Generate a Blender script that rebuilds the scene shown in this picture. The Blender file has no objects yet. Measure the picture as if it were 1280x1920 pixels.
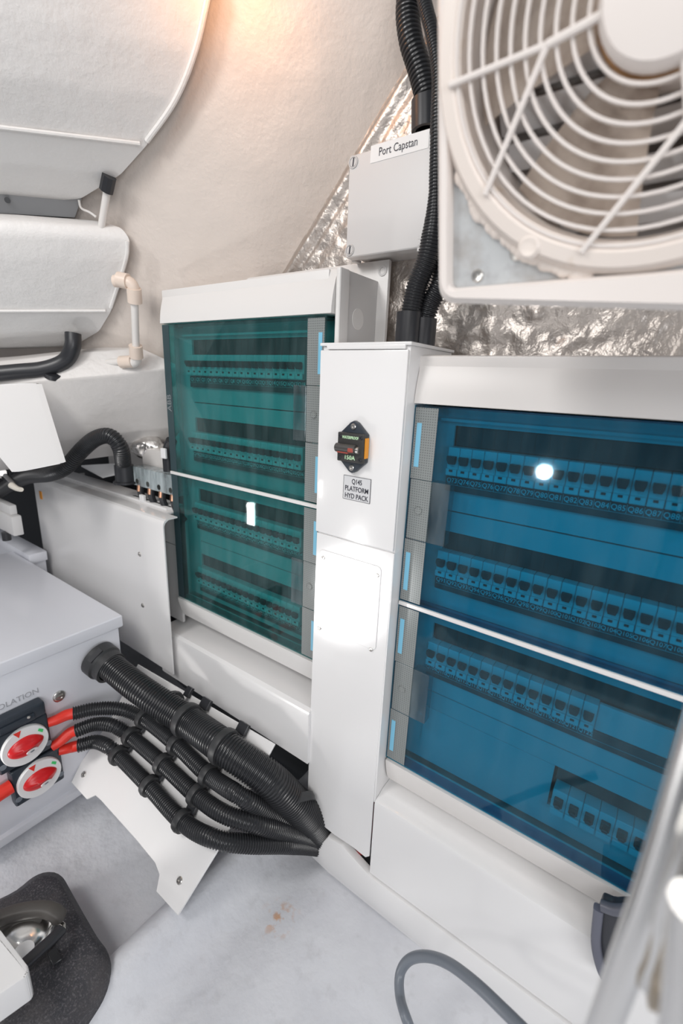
import bpy, bmesh, math, random
from mathutils import Vector, Matrix, noise

random.seed(7)
C = bpy.context.scene.collection
SC = bpy.context.scene
H = 0.99                       # height of the camera above the floor; shapes below use heights measured from the camera
V = Vector

# ------------------------------------------------------------------ camera
AX = (V((0.81122488, 0.58328582, 0.04113206)),      # camera right, in the room
      V((0.1922678, -0.19964817, -0.96081929)),     # camera down
      V((-0.55222032, 0.78734888, -0.27410664)))    # camera forward
EYE = V((0, -0.61, 0))
FPX = 853.0
cd = bpy.data.cameras.new('camera'); cam = bpy.data.objects.new('camera', cd); C.objects.link(cam)
M3 = Matrix((AX[0], -AX[1], -AX[2])).transposed()
cam.matrix_world = Matrix.Translation(EYE + V((0, 0, H))) @ M3.to_4x4()
cd.sensor_fit = 'VERTICAL'; cd.sensor_height = 36; cd.lens = FPX / 1920 * 36
cd.clip_start = 0.01
cd.dof.use_dof = True; cd.dof.focus_distance = 0.80; cd.dof.aperture_fstop = 3.2
SC.camera = cam

# ------------------------------------------------------------------ world, lamps, exposure
w = bpy.data.worlds.new('world'); SC.world = w; w.use_nodes = True
w.node_tree.nodes['Background'].inputs[0].default_value = (0.90, 0.93, 1.0, 1)
w.node_tree.nodes['Background'].inputs[1].default_value = 0.23
SC.view_settings.view_transform = 'Standard'; SC.view_settings.look = 'None'
SC.view_settings.exposure = -0.12; SC.view_settings.gamma = 1.0
SC.view_settings.use_curve_mapping = False

def area(name, loc, aim, size, power, col, sy=None):
    l = bpy.data.lights.new(name, 'AREA'); l.size = size; l.shape = 'DISK' if name == 'hand_lamp' else 'SQUARE'; l.energy = power; l.color = col
    if sy: l.shape = 'RECTANGLE'; l.size_y = sy
    o = bpy.data.objects.new(name, l); C.objects.link(o)
    o.location = V(loc) + V((0, 0, H))
    o.rotation_euler = (V(aim) - V(loc)).to_track_quat('-Z', 'Y').to_euler()
    return o
def bulb(name, loc, r, power, col):
    l = bpy.data.lights.new(name, 'POINT'); l.energy = power; l.color = col; l.shadow_soft_size = r
    o = bpy.data.objects.new(name, l); C.objects.link(o); o.location = V(loc) + V((0, 0, H)); return o

area('rear_key_light', (0.35, -1.9, 0.95), (-0.5, 0.0, -0.3), 1.0, 17, (1.0, 0.985, 0.97))  # unseen area light added as the key, above and behind the camera
area('side_fill', (1.5, -1.3, 0.05), (-0.9, -0.2, -0.6), 0.9, 17, (0.97, 0.98, 1.0))  # fill light added at the right to brighten the battery box's switch face
area('deckhead_lamp', (-0.75, -1.15, 0.75), (-0.5, 0.1, -0.6), 0.35, 9, (1.0, 0.98, 0.96))
area('work_lamp', (-0.974, -0.9, -0.88), (-0.39, -0.027, -0.359), 0.10, 2.2, (1.0, 0.98, 0.95))
area('hand_lamp', (-0.295, -0.9, -0.243), (-0.12, 0, -0.1), 0.04, 0.8, (1, 1, 1))
area('strip_lamp', (-1.607, -0.9, -0.65), (-0.65, 0, -0.26), 0.035, 0.7, (1, 0.98, 0.95), 0.12)
tl = bpy.data.lights.new('plate_glare_spot', 'SPOT'); tl.energy = 55; tl.spot_size = math.radians(9.5); tl.spot_blend = 0.75; tl.shadow_soft_size = 0.02  # narrow spot added to burn out the access plate like a glare
to = bpy.data.objects.new('plate_glare_spot', tl); C.objects.link(to); to.location = V((-0.974, -0.9, -0.80 + H))
to.rotation_euler = (V((-0.395, -0.027, -0.352)) - V((-0.974, -0.9, -0.80))).to_track_quat('-Z', 'Y').to_euler()

# ------------------------------------------------------------------ placing by sight line
def ray(px, py):
    return AX[0] * ((px - 640) / FPX) + AX[1] * ((py - 960) / FPX) + AX[2]
def aty(px, py, y):
    r = ray(px, py); return EYE + r * ((y - EYE.y) / r.y)
def atx(px, py, x):
    r = ray(px, py); return EYE + r * ((x - EYE.x) / r.x)
def atz(px, py, z):
    r = ray(px, py); return EYE + r * ((z - EYE.z) / r.z)
def atp(px, py, p0, n, k=1.0):
    r = ray(px, py); return EYE + r * ((p0 - EYE).dot(n) / r.dot(n) * k)

# ------------------------------------------------------------------ materials
def mat(name, col, rough=0.5, metal=0.0, bump=None, spots=None, spec=0.5, coat=0.0, trans=None):
    m = bpy.data.materials.new(name); m.use_nodes = True
    nt = m.node_tree; b = nt.nodes['Principled BSDF']
    b.inputs['Base Color'].default_value = (*col, 1); b.inputs['Roughness'].default_value = rough
    b.inputs['Metallic'].default_value = metal; b.inputs['Specular IOR Level'].default_value = spec
    b.inputs['Coat Weight'].default_value = coat; b.inputs['Coat Roughness'].default_value = 0.08
    if bump or spots:
        tc = nt.nodes.new('ShaderNodeTexCoord')
    if bump:
        prev = None
        for sc, st, di in bump:
            n = nt.nodes.new('ShaderNodeTexNoise'); n.inputs['Scale'].default_value = sc; n.inputs['Detail'].default_value = 4
            nt.links.new(tc.outputs['Object'], n.inputs['Vector'])
            bp = nt.nodes.new('ShaderNodeBump'); bp.inputs['Strength'].default_value = st; bp.inputs['Distance'].default_value = di
            nt.links.new(n.outputs[0], bp.inputs['Height'])
            if prev: nt.links.new(prev.outputs[0], bp.inputs['Normal'])
            prev = bp
        nt.links.new(prev.outputs[0], b.inputs['Normal'])
    if spots:
        prev = None
        for sc, lo, hi, c2, amt in spots:
            n = nt.nodes.new('ShaderNodeTexNoise'); n.inputs['Scale'].default_value = sc; n.inputs['Detail'].default_value = 6
            n.inputs['Roughness'].default_value = 0.6
            nt.links.new(tc.outputs['Object'], n.inputs['Vector'])
            r = nt.nodes.new('ShaderNodeMapRange'); r.inputs[1].default_value = lo; r.inputs[2].default_value = hi
            r.inputs[4].default_value = amt
            nt.links.new(n.outputs[0], r.inputs[0])
            mx = nt.nodes.new('ShaderNodeMix'); mx.data_type = 'RGBA'
            mx.inputs[6].default_value = (*col, 1); mx.inputs[7].default_value = (*c2, 1)
            if prev: nt.links.new(prev.outputs[2], mx.inputs[6])
            nt.links.new(r.outputs[0], mx.inputs[0]); prev = mx
        nt.links.new(prev.outputs[2], b.inputs['Base Color'])
    return m

def tinted(name, tint, dust=0.03, rough=0.03):
    m = bpy.data.materials.new(name); m.use_nodes = True; nt = m.node_tree
    for n in list(nt.nodes): nt.nodes.remove(n)
    out = nt.nodes.new('ShaderNodeOutputMaterial')
    tr = nt.nodes.new('ShaderNodeBsdfTransparent'); tr.inputs[0].default_value = (*tint, 1)
    gl = nt.nodes.new('ShaderNodeBsdfGlossy'); gl.inputs['Roughness'].default_value = rough
    df = nt.nodes.new('ShaderNodeBsdfDiffuse'); df.inputs[0].default_value = (0.55, 0.62, 0.64, 1)
    lw = nt.nodes.new('ShaderNodeLayerWeight'); lw.inputs[0].default_value = 0.5
    pw = nt.nodes.new('ShaderNodeMath'); pw.operation = 'POWER'; pw.inputs[1].default_value = 5.0; nt.links.new(lw.outputs['Facing'], pw.inputs[0])
    fr = nt.nodes.new('ShaderNodeMath'); fr.operation = 'MULTIPLY_ADD'; fr.inputs[1].default_value = 0.96; fr.inputs[2].default_value = 0.04; nt.links.new(pw.outputs[0], fr.inputs[0])
    tc = nt.nodes.new('ShaderNodeTexCoord'); mp = nt.nodes.new('ShaderNodeMapping'); mp.inputs['Scale'].default_value = (22, 22, 5)
    nz = nt.nodes.new('ShaderNodeTexNoise'); nz.inputs['Scale'].default_value = 2.0; nz.inputs['Detail'].default_value = 6
    mr = nt.nodes.new('ShaderNodeMapRange'); mr.inputs[1].default_value = 0.35; mr.inputs[2].default_value = 0.75
    mr.inputs[3].default_value = dust * 0.4; mr.inputs[4].default_value = dust * 1.8
    nt.links.new(tc.outputs['Object'], mp.inputs[0]); nt.links.new(mp.outputs[0], nz.inputs['Vector']); nt.links.new(nz.outputs[0], mr.inputs[0])
    m1 = nt.nodes.new('ShaderNodeMixShader'); m2 = nt.nodes.new('ShaderNodeMixShader')
    nt.links.new(mr.outputs[0], m1.inputs[0]); nt.links.new(tr.outputs[0], m1.inputs[1]); nt.links.new(df.outputs[0], m1.inputs[2])
    nt.links.new(fr.outputs[0], m2.inputs[0]); nt.links.new(m1.outputs[0], m2.inputs[1]); nt.links.new(gl.outputs[0], m2.inputs[2])
    nt.links.new(m2.outputs[0], out.inputs[0])
    return m

def dotted(name, col, dot, scale, alpha):
    m = mat(name, col, 0.4); nt = m.node_tree; b = nt.nodes['Principled BSDF']
    tc = nt.nodes.new('ShaderNodeTexCoord'); sp = nt.nodes.new('ShaderNodeSeparateXYZ'); nt.links.new(tc.outputs['Object'], sp.inputs[0])
    ss = []
    for i in (0, 2):
        a = nt.nodes.new('ShaderNodeMath'); a.operation = 'MULTIPLY'; a.inputs[1].default_value = scale; nt.links.new(sp.outputs[i], a.inputs[0])
        s = nt.nodes.new('ShaderNodeMath'); s.operation = 'SINE'; nt.links.new(a.outputs[0], s.inputs[0]); ss.append(s)
    p = nt.nodes.new('ShaderNodeMath'); p.operation = 'ADD'; nt.links.new(ss[0].outputs[0], p.inputs[0]); nt.links.new(ss[1].outputs[0], p.inputs[1])
    g = nt.nodes.new('ShaderNodeMath'); g.operation = 'GREATER_THAN'; g.inputs[1].default_value = 1.1; nt.links.new(p.outputs[0], g.inputs[0])
    mx = nt.nodes.new('ShaderNodeMix'); mx.data_type = 'RGBA'; mx.inputs[6].default_value = (*col, 1); mx.inputs[7].default_value = (*dot, 1)
    nt.links.new(g.outputs[0], mx.inputs[0]); nt.links.new(mx.outputs[2], b.inputs['Base Color'])
    b.inputs['Alpha'].default_value = alpha
    return m

HULL = mat('painted_hull', (0.66, 0.595, 0.545), 0.45, bump=[(140, 0.25, 0.004), (28, 0.25, 0.01)], spots=[(5, 0.45, 0.8, (0.60, 0.54, 0.49), 0.6)])
BEAM = mat('painted_beam', (0.76, 0.745, 0.73), 0.42, bump=[(170, 0.22, 0.003), (30, 0.25, 0.008)])
STRING = mat('painted_stringer', (0.64, 0.615, 0.595), 0.38, bump=[(60, 0.2, 0.004), (15, 0.2, 0.008)])
FLOORM = mat('painted_floor', (0.70, 0.71, 0.745), 0.42, bump=[(90, 0.25, 0.003), (12, 0.4, 0.012), (35, 0.25, 0.005)], spots=[(7, 0.45, 0.8, (0.55, 0.56, 0.61), 0.7), (26, 0.56, 0.75, (0.50, 0.50, 0.52), 0.5)])
def stain(m, p, r, col):
    nt = m.node_tree; b = nt.nodes['Principled BSDF']; src = b.inputs['Base Color'].links[0].from_socket
    g = nt.nodes.new('ShaderNodeNewGeometry'); d = nt.nodes.new('ShaderNodeVectorMath'); d.operation = 'DISTANCE'; d.inputs[1].default_value = p
    nt.links.new(g.outputs['Position'], d.inputs[0])
    n = nt.nodes.new('ShaderNodeTexNoise'); n.inputs['Scale'].default_value = 45; n.inputs['Detail'].default_value = 5; nt.links.new(g.outputs['Position'], n.inputs['Vector'])
    r1 = nt.nodes.new('ShaderNodeMapRange'); r1.inputs[1].default_value = 0; r1.inputs[2].default_value = r; r1.inputs[3].default_value = 1; r1.inputs[4].default_value = 0; nt.links.new(d.outputs['Value'], r1.inputs[0])
    r2 = nt.nodes.new('ShaderNodeMapRange'); r2.inputs[1].default_value = .50; r2.inputs[2].default_value = .60; nt.links.new(n.outputs[0], r2.inputs[0])
    mu = nt.nodes.new('ShaderNodeMath'); mu.operation = 'MULTIPLY'; nt.links.new(r1.outputs[0], mu.inputs[0]); nt.links.new(r2.outputs[0], mu.inputs[1])
    mx = nt.nodes.new('ShaderNodeMix'); mx.data_type = 'RGBA'; mx.inputs[7].default_value = (*col, 1)
    nt.links.new(mu.outputs[0], mx.inputs[0]); nt.links.new(src, mx.inputs[6]); nt.links.new(mx.outputs[2], b.inputs['Base Color'])
_p = atz(522, 1718, -0.985); stain(FLOORM, (_p.x, _p.y, _p.z + H), .045, (0.62, 0.34, 0.18))
WHITE = mat('white_powder_coat', (0.80, 0.79, 0.785), 0.30, bump=[(260, 0.04, 0.001)], coat=0.3)
WHITE2 = mat('white_gloss_panel', (0.80, 0.79, 0.785), 0.26, bump=[(9, 0.06, 0.01)], coat=0.35)
COOLW = mat('cool_white_gloss', (0.74, 0.75, 0.80), 0.28, coat=0.3)
BOXP = mat('grey_white_plastic', (0.73, 0.715, 0.70), 0.38)
BOXD = mat('pale_grey_plastic', (0.62, 0.61, 0.605), 0.4)
CAPW = mat('cream_plastic', (0.735, 0.705, 0.68), 0.36)
JBM = mat('light_grey_plastic', (0.66, 0.65, 0.645), 0.4)
BLACK = mat('black_plastic', (0.024, 0.025, 0.029), 0.36)
BLACKG = mat('black_ribbed_conduit', (0.027, 0.028, 0.031), 0.30)
CLIPM = mat('dark_grey_clip', (0.035, 0.036, 0.038), 0.45)
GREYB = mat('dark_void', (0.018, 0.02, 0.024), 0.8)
FRAMEB = mat('blue_black_plastic', (0.022, 0.03, 0.042), 0.4)
STEEL = mat('stainless_steel', (0.62, 0.60, 0.57), 0.28, 1.0)
CHROME = mat('polished_tube', (0.80, 0.79, 0.77), 0.2, 1.0)
RED = mat('red_plastic', (0.60, 0.012, 0.016), 0.3)
REDB = mat('red_rubber', (0.78, 0.035, 0.02), 0.42)
REDD = mat('dark_red_cable', (0.25, 0.01, 0.012), 0.45)
GREENM = mat('green_print', (0.05, 0.62, 0.16), 0.5)
GLOWG = mat('pale_green_print', (0.56, 0.80, 0.52), 0.5)
ORANGE = mat('orange_label', (0.85, 0.33, 0.02), 0.5)
PAPER = mat('white_label', (0.82, 0.82, 0.82), 0.5)
LABELG = mat('grey_placard', (0.62, 0.62, 0.63), 0.45)
INK = mat('dark_print', (0.03, 0.03, 0.045), 0.5)
INKG = mat('faded_print', (0.42, 0.42, 0.45), 0.5)
GREYP = mat('pale_print', (0.62, 0.68, 0.70), 0.5)
CREAM = mat('cream_fitting', (0.76, 0.64, 0.55), 0.4)
PIPEW = mat('white_pipe', (0.76, 0.73, 0.70), 0.35)
FANW = mat('fan_white_plastic', (0.78, 0.72, 0.68), 0.35)
FANR = mat('stained_fan_ring', (0.78, 0.70, 0.64), 0.4, spots=[(30, 0.60, 0.72, (0.45, 0.29, 0.14), 0.6)])
FANB = mat('dusty_fan_blade', (0.74, 0.645, 0.565), 0.55, spots=[(40, 0.45, 0.7, (0.36, 0.26, 0.19), 0.5)])
GALV = mat('galvanised_plate', (0.52, 0.535, 0.54), 0.45, 0.25, spots=[(16, 0.47, 0.66, (0.30, 0.26, 0.23), 0.85), (70, 0.50, 0.7, (0.36, 0.36, 0.37), 0.6)])
LOUV = mat('grey_white_louvre', (0.80, 0.80, 0.81), 0.5)
GREYC = mat('grey_cable', (0.17, 0.19, 0.22), 0.35)
GRANITE = mat('textured_black_plastic', (0.035, 0.035, 0.042), 0.6, bump=[(350, 0.5, 0.002)], spots=[(320, 0.52, 0.66, (0.16, 0.15, 0.16), 0.7), (14, 0.45, 0.7, (0.11, 0.10, 0.10), 0.6)])
HANDM = mat('grey_brown_rubber', (0.075, 0.068, 0.062), 0.5, bump=[(120, 0.2, 0.002)])
INNER = mat('breaker_grey', (0.52, 0.54, 0.55), 0.5)
NOSE = mat('breaker_nose_grey', (0.60, 0.62, 0.63), 0.45)
BLANK = mat('dark_blanking_strip', (0.035, 0.032, 0.032), 0.5)
STRIPM = mat('dark_label_strip', (0.055, 0.055, 0.058), 0.5)
INSERT = mat('pale_blue_insert', (0.20, 0.50, 0.68), 0.4)
GLASSL = tinted('green_teal_tint', (0.37, 0.735, 0.735), 0.032)
GLASSR = tinted('blue_teal_tint', (0.10, 0.700, 0.815), 0.018, 0.05)
CLEAR = tinted('clear_plastic', (0.86, 0.88, 0.88), 0.5, 0.1)
CLEART = tinted('clear_teal_plastic', (0.55, 0.70, 0.72), 0.10, 0.06)
LATCHM = dotted('dotted_smoke_plastic', (0.27, 0.29, 0.285), (0.12, 0.13, 0.13), 1700, 0.85)
HINGEM = mat('smoke_hinge_plastic', (0.035, 0.065, 0.075), 0.35); HINGEM.node_tree.nodes['Principled BSDF'].inputs['Alpha'].default_value = 0.8
FOIL = mat('crumpled_foil', (0.60, 0.55, 0.51), 0.44, 1.0, bump=[(55, 0.5, 0.006), (22, 0.45, 0.012), (170, 0.25, 0.002)])
FOIL2 = mat('foil_tape', (0.80, 0.775, 0.75), 0.27, 1.0, bump=[(45, 0.5, 0.01)])

# ------------------------------------------------------------------ mesh helpers
ORG = {}
def bm_box(bm, x0, x1, y0, y1, z0, z1, bev=0.0, seg=2):
    r = bmesh.ops.create_cube(bm, size=1.0)
    vs = r['verts']
    for v in vs:
        v.co = V((x0 + (x1 - x0) * (v.co.x + .5), y0 + (y1 - y0) * (v.co.y + .5), z0 + (z1 - z0) * (v.co.z + .5)))
    if bev:
        es = list({e for v in vs for e in v.link_edges})
        bmesh.ops.bevel(bm, geom=es, offset=bev, segments=seg, profile=0.6, affect='EDGES')
    return bm
def bm_prism(bm, pts, off, bev=0.0, seg=2):
    a = [bm.verts.new(V(p)) for p in pts]; b = [bm.verts.new(V(p) + V(off)) for p in pts]
    n = len(pts); fs = [bm.faces.new(a), bm.faces.new(b[::-1])]
    for i in range(n): fs.append(bm.faces.new((a[(i + 1) % n], a[i], b[i], b[(i + 1) % n])))
    bmesh.ops.recalc_face_normals(bm, faces=fs)
    if bev:
        es = list({e for f in fs for e in f.edges})
        bmesh.ops.bevel(bm, geom=es, offset=bev, segments=seg, profile=0.6, affect='EDGES')
    return bm
def bm_cyl(bm, p0, p1, r0, r1=None, seg=20):
    p0, p1 = V(p0), V(p1); r1 = r0 if r1 is None else r1
    return bm_lathe(bm, [(0, 0), (r0, 0), (r1, (p1 - p0).length), (0, (p1 - p0).length)], p0, p1 - p0, seg)
def basis(d):
    d = V(d).normalized(); u = d.orthogonal().normalized(); return d, u, d.cross(u)
def bm_lathe(bm, prof, base, axis, seg=24):
    d, u, v = basis(axis); base = V(base); rings = []
    for r, h in prof:
        if r < 1e-6: rings.append([bm.verts.new(base + d * h)])
        else: rings.append([bm.verts.new(base + d * h + (u * math.cos(t) + v * math.sin(t)) * r) for t in [2 * math.pi * k / seg for k in range(seg)]])
    fs = []
    for a, b in zip(rings, rings[1:]):
        if len(a) == 1 and len(b) == 1: continue
        for k in range(seg):
            k2 = (k + 1) % seg
            if len(a) == 1: fs.append(bm.faces.new((a[0], b[k2], b[k])))
            elif len(b) == 1: fs.append(bm.faces.new((a[k], a[k2], b[0])))
            else: fs.append(bm.faces.new((a[k], a[k2], b[k2], b[k])))
    bmesh.ops.recalc_face_normals(bm, faces=fs)
    return bm
def bm_torus(bm, c, axis, R, r, seg=64, n=8, flat=1.0):
    d, u, v = basis(axis); c = V(c)
    g = []
    for k in range(seg):
        t = 2 * math.pi * k / seg; e = u * math.cos(t) + v * math.sin(t)
        g.append([bm.verts.new(c + e * (R + r * math.cos(s)) + d * r * flat * math.sin(s)) for s in [2 * math.pi * j / n for j in range(n)]])
    fs = []
    for k in range(seg):
        for j in range(n):
            fs.append(bm.faces.new((g[k][j], g[(k + 1) % seg][j], g[(k + 1) % seg][(j + 1) % n], g[k][(j + 1) % n])))
    bmesh.ops.recalc_face_normals(bm, faces=fs)
    return bm
def smooth_path(pts, step):
    pts = [V(p) for p in pts]; out = []
    P = [pts[0] * 2 - pts[1]] + pts + [pts[-1] * 2 - pts[-2]]
    for i in range(1, len(P) - 2):
        p0, p1, p2, p3 = P[i - 1:i + 3]; n = 24
        for k in range(n):
            t = k / n
            out.append(0.5 * ((2 * p1) + (p2 - p0) * t + (2 * p0 - 5 * p1 + 4 * p2 - p3) * t * t + (3 * p1 - p0 - 3 * p2 + p3) * t ** 3))
    out.append(pts[-1])
    res = [out[0]]; acc = 0.0
    for a, b in zip(out, out[1:]):
        L = (b - a).length; d = step - acc
        while d <= L:
            res.append(a + (b - a) * (d / L)); d += step
        acc = L - (d - step)
    return res
def bm_tube(bm, pts, r, seg=16, step=0.004, pitch=0.0, depth=0.0, smooth=True, cap=True):
    path = smooth_path(pts, step if not pitch else pitch / 4) if smooth else [V(p) for p in pts]
    n = len(path); tan = []
    for i in range(n):
        tan.append((path[min(i + 1, n - 1)] - path[max(i - 1, 0)]).normalized())
    u = tan[0].orthogonal().normalized(); rings = []
    for i in range(n):
        u = (u - tan[i] * u.dot(tan[i])).normalized(); v = tan[i].cross(u)
        rr = r(i / (n - 1)) if callable(r) else r
        if pitch: rr -= depth * (0.0, 0.1, 1.0, 1.0)[i % 4]
        rings.append([bm.verts.new(path[i] + (u * math.cos(t) + v * math.sin(t)) * rr) for t in [2 * math.pi * k / seg for k in range(seg)]])
    fs = []
    for a, b in zip(rings, rings[1:]):
        for k in range(seg): fs.append(bm.faces.new((a[k], a[(k + 1) % seg], b[(k + 1) % seg], b[k])))
    if cap: fs += [bm.faces.new(rings[0][::-1]), bm.faces.new(rings[-1])]
    bmesh.ops.recalc_face_normals(bm, faces=fs)
    return bm
def NB(): return bmesh.new()

def mesh_of(name, bm, m, angle=35):
    me = bpy.data.meshes.new(name); bm.to_mesh(me); bm.free()
    me.materials.append(m); me.shade_smooth(); me.set_sharp_from_angle(angle=math.radians(angle))
    return me
def obj(name, bm, m, parent=None, label=None, angle=35):
    me = mesh_of(name, bm, m, angle)
    o = bpy.data.objects.new(name, me); C.objects.link(o)
    if parent is None:
        xs = [v.co for v in me.vertices]
        c = V((sum(p.x for p in xs) / len(xs), sum(p.y for p in xs) / len(xs), min(p.z for p in xs)))
        o.location = c + V((0, 0, H)); ORG[o] = c
    else:
        c = ORG[parent]; o.parent = parent; ORG[o] = c
    me.transform(Matrix.Translation(-c))
    if label: o['label'] = label
    return o
def thing(name, label, cat, loc, group=None):
    o = bpy.data.objects.new(name, None); C.objects.link(o); o.empty_display_size = 0.02
    o.location = V(loc) + V((0, 0, H)); ORG[o] = V(loc); o['label'] = label; o['category'] = cat
    if group: o['group'] = group
    return o
def tag(o, label, cat, group=None):
    o['label'] = label; o['category'] = cat
    if group: o['group'] = group
    return o
def struct(o): o['kind'] = 'structure'; return o
def place(name, me, parent, loc):
    o = bpy.data.objects.new(name, me); C.objects.link(o); o.parent = parent; o.location = V(loc); return o

def text_mesh(s, size, space=1.0, offset=0.0):
    cu = bpy.data.curves.new('t', 'FONT'); cu.body = s; cu.size = size; cu.align_x = 'CENTER'; cu.align_y = 'CENTER'
    cu.space_character = space; cu.extrude = 0.00025; cu.offset = offset; cu.resolution_u = 3
    o = bpy.data.objects.new('t', cu); C.objects.link(o)
    dg = bpy.context.evaluated_depsgraph_get(); dg.update()
    me = bpy.data.meshes.new_from_object(o.evaluated_get(dg))
    bpy.data.objects.remove(o); bpy.data.curves.remove(cu)
    return me
def bm_text(bm, s, size, pos, right=(1, 0, 0), up=(0, 0, 1), sx=1.0, space=1.0, offset=0.0):
    me = text_mesh(s, size, space, offset); right = V(right).normalized(); up = V(up).normalized(); n = right.cross(up)
    m = Matrix((right * sx, up, n)).transposed().to_4x4(); m.translation = V(pos)
    me.transform(m); bm.from_mesh(me); bpy.data.meshes.remove(me)
    return bm
def screw(parent, p, n, r, name='screw', m=STEEL, slot=True):
    n = V(n).normalized(); bm = NB()
    bm_lathe(bm, [(r, -0.001), (r, r * .25), (r * .8, r * .45), (r * .3, r * .5), (r * .28, r * .2), (0, r * .2)], p, n, 14)
    o = obj(name, bm, m, parent)
    return o

# ------------------------------------------------------------------ setting: hull, foil bulkhead, floor, beams
YB = 0.14
P1 = aty(755, 110, YB); P2 = aty(525, 500, YB)
DIAG = (P1 - P2).normalized(); STRIKE = V((-0.9, -0.43, 0)).normalized()
NH = DIAG.cross(STRIKE).normalized()
if NH.dot(EYE - P2) < 0: NH = -NH
BDIR = V((0.53, 0.85, 0.093)).normalized()
def hullp(px, py, k=1.0): return atp(px, py, P2, NH, k)
bulb('warm_bulb', hullp(412, -55, .90), 0.015, 0.50, (1.0, 0.42, 0.12))

bm = NB(); nu, nv = 90, 90; grid = []
for i in range(nu + 1):
    row = []
    for j in range(nv + 1):
        u = -0.02 + 1.05 * i / nu; v = -0.46 + 1.26 * j / nv
        p = P2 + STRIKE * u + DIAG * v
        e = max(0.0, 1 - u / 0.12)
        p += NH * (0.006 * noise.noise(p * 6) + 0.002 * noise.noise(p * 22)) * (1 - e) - NH * 0.006 * e * e
        row.append(bm.verts.new(p))
    grid.append(row)
for i in range(nu):
    for j in range(nv): bm.faces.new((grid[i][j], grid[i + 1][j], grid[i + 1][j + 1], grid[i][j + 1]))
struct(obj('wall_left', bm, HULL, angle=180))

bm = NB(); nu, nv = 230, 170; grid = []
def crum(p):
    h = 0.0
    for s, a in ((9, .009), (24, .006), (60, .0032), (120, .0014)):
        q = p * s + V((3.1, 0, 1.7)); h += 0.6 * a * (1 - 2 * abs(noise.noise(q + V((noise.noise(q * .7) * 1.4, 0, 0)))))
    return h
for i in range(nu + 1):
    row = []
    for j in range(nv + 1):
        x = -1.05 + 1.35 * i / nu; z = -0.30 + 0.95 * j / nv
        p = V((x, YB + 0.012, z)); dd = (p - P2).dot(V((DIAG.z, 0, -DIAG.x))); sm = min(1, max(.3, (dd - .03) / .05))
        fold = 0.012 * math.exp(-((dd - 0.022) / 0.010) ** 2) + 0.006 * math.exp(-((dd - 0.048) / 0.008) ** 2)
        row.append(bm.verts.new(V((x, YB + 0.014 - crum(p) * sm - fold, z))))
    grid.append(row)
for i in range(nu):
    for j in range(nv): bm.faces.new((grid[i][j], grid[i + 1][j], grid[i + 1][j + 1], grid[i][j + 1]))
struct(obj('wall_back', bm, FOIL, angle=180))

b = NB() if False else bmesh.new(); bm_box(b, -1.42, -.93, 0.125, 0.135, -.285, -.02)
struct(obj('trim_10', b, STRING))
# lower bulkhead behind the equipment, coloured near-black for the unlit gaps
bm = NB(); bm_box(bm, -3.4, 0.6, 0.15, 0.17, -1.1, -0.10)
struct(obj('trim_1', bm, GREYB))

bm = NB(); nu, nv = 120, 90; grid = []
E1 = atz(330, 1740, -0.985)
def floor_h(x, y):
    z = -0.985 + 0.004 * noise.noise(V((x * 8, y * 8, 0)))
    t = x - (-0.575 + 0.04 * (y + 0.3))
    if t < -0.036: z -= 0.035 * min(1, (-t - 0.036) / 0.010)
    z += 0.040 * math.exp(-(t / 0.038) ** 2) - 0.010 * math.exp(-((t - .10) / 0.05) ** 2)
    if x < -0.8: z += 0.10 * min(1.0, (-x - 0.8) / 0.5)
    return z
for i in range(nu + 1):
    row = []
    for j in range(nv + 1):
        x = -1.7 + 2.3 * i / nu; y = -1.0 + 1.13 * j / nv
        row.append(bm.verts.new(V((x, y, floor_h(x, y)))))
    grid.append(row)
for i in range(nu):
    for j in range(nv): bm.faces.new((grid[i][j], grid[i + 1][j], grid[i + 1][j + 1], grid[i][j + 1]))
struct(obj('floor', bm, FLOORM, angle=180))

def fillet(pts, r, n=4):
    out = []; N = len(pts)
    for i in range(N):
        a, b, c = pts[i - 1], pts[i], pts[(i + 1) % N]
        l = min(r, (a - b).length * .45, (c - b).length * .45)
        p, q = b + (a - b).normalized() * l, b + (c - b).normalized() * l
        for k in range(n + 1):
            t = k / n; out.append(p * (1 - t) ** 2 + b * 2 * t * (1 - t) + q * t * t)
    return out
def beam(name, px, L, m, k=0.975, r=0.01, add=0.0):
    pts = fillet([hullp(a, b, k) for a, b in px], r)
    bm = NB(); n = 26; rings = []
    for i in range(n + 1):
        d = -BDIR * (L * i / n - add)
        rings.append([bm.verts.new(p + d + V((noise.noise((p + d) * 9), noise.noise((p + d) * 9 + V((5, 0, 0))), noise.noise((p + d) * 9 + V((9, 0, 0))))) * 0.0025) for p in pts])
    fs = []; N = len(pts)
    for a, b in zip(rings, rings[1:]):
        for q in range(N): fs.append(bm.faces.new((a[q], a[(q + 1) % N], b[(q + 1) % N], b[q])))
    fs += [bm.faces.new(rings[0]), bm.faces.new(rings[-1][::-1])]
    bmesh.ops.recalc_face_normals(bm, faces=fs)
    return struct(obj(name, bm, m, angle=50)), pts
big, bpts = beam('trim_2', [(425, -160), (398, -20), (372, 95), (334, 190), (275, 272), (225, 328), (150, 372), (60, 380), (150, 150), (300, -160)], 0.62, BEAM)
low, lpts = beam('trim_3', [(184, 414), (228, 428), (244, 450), (240, 490), (208, 585), (185, 622), (140, 648), (60, 652), (60, 405)], 0.55, BEAM, 0.985)
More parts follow.
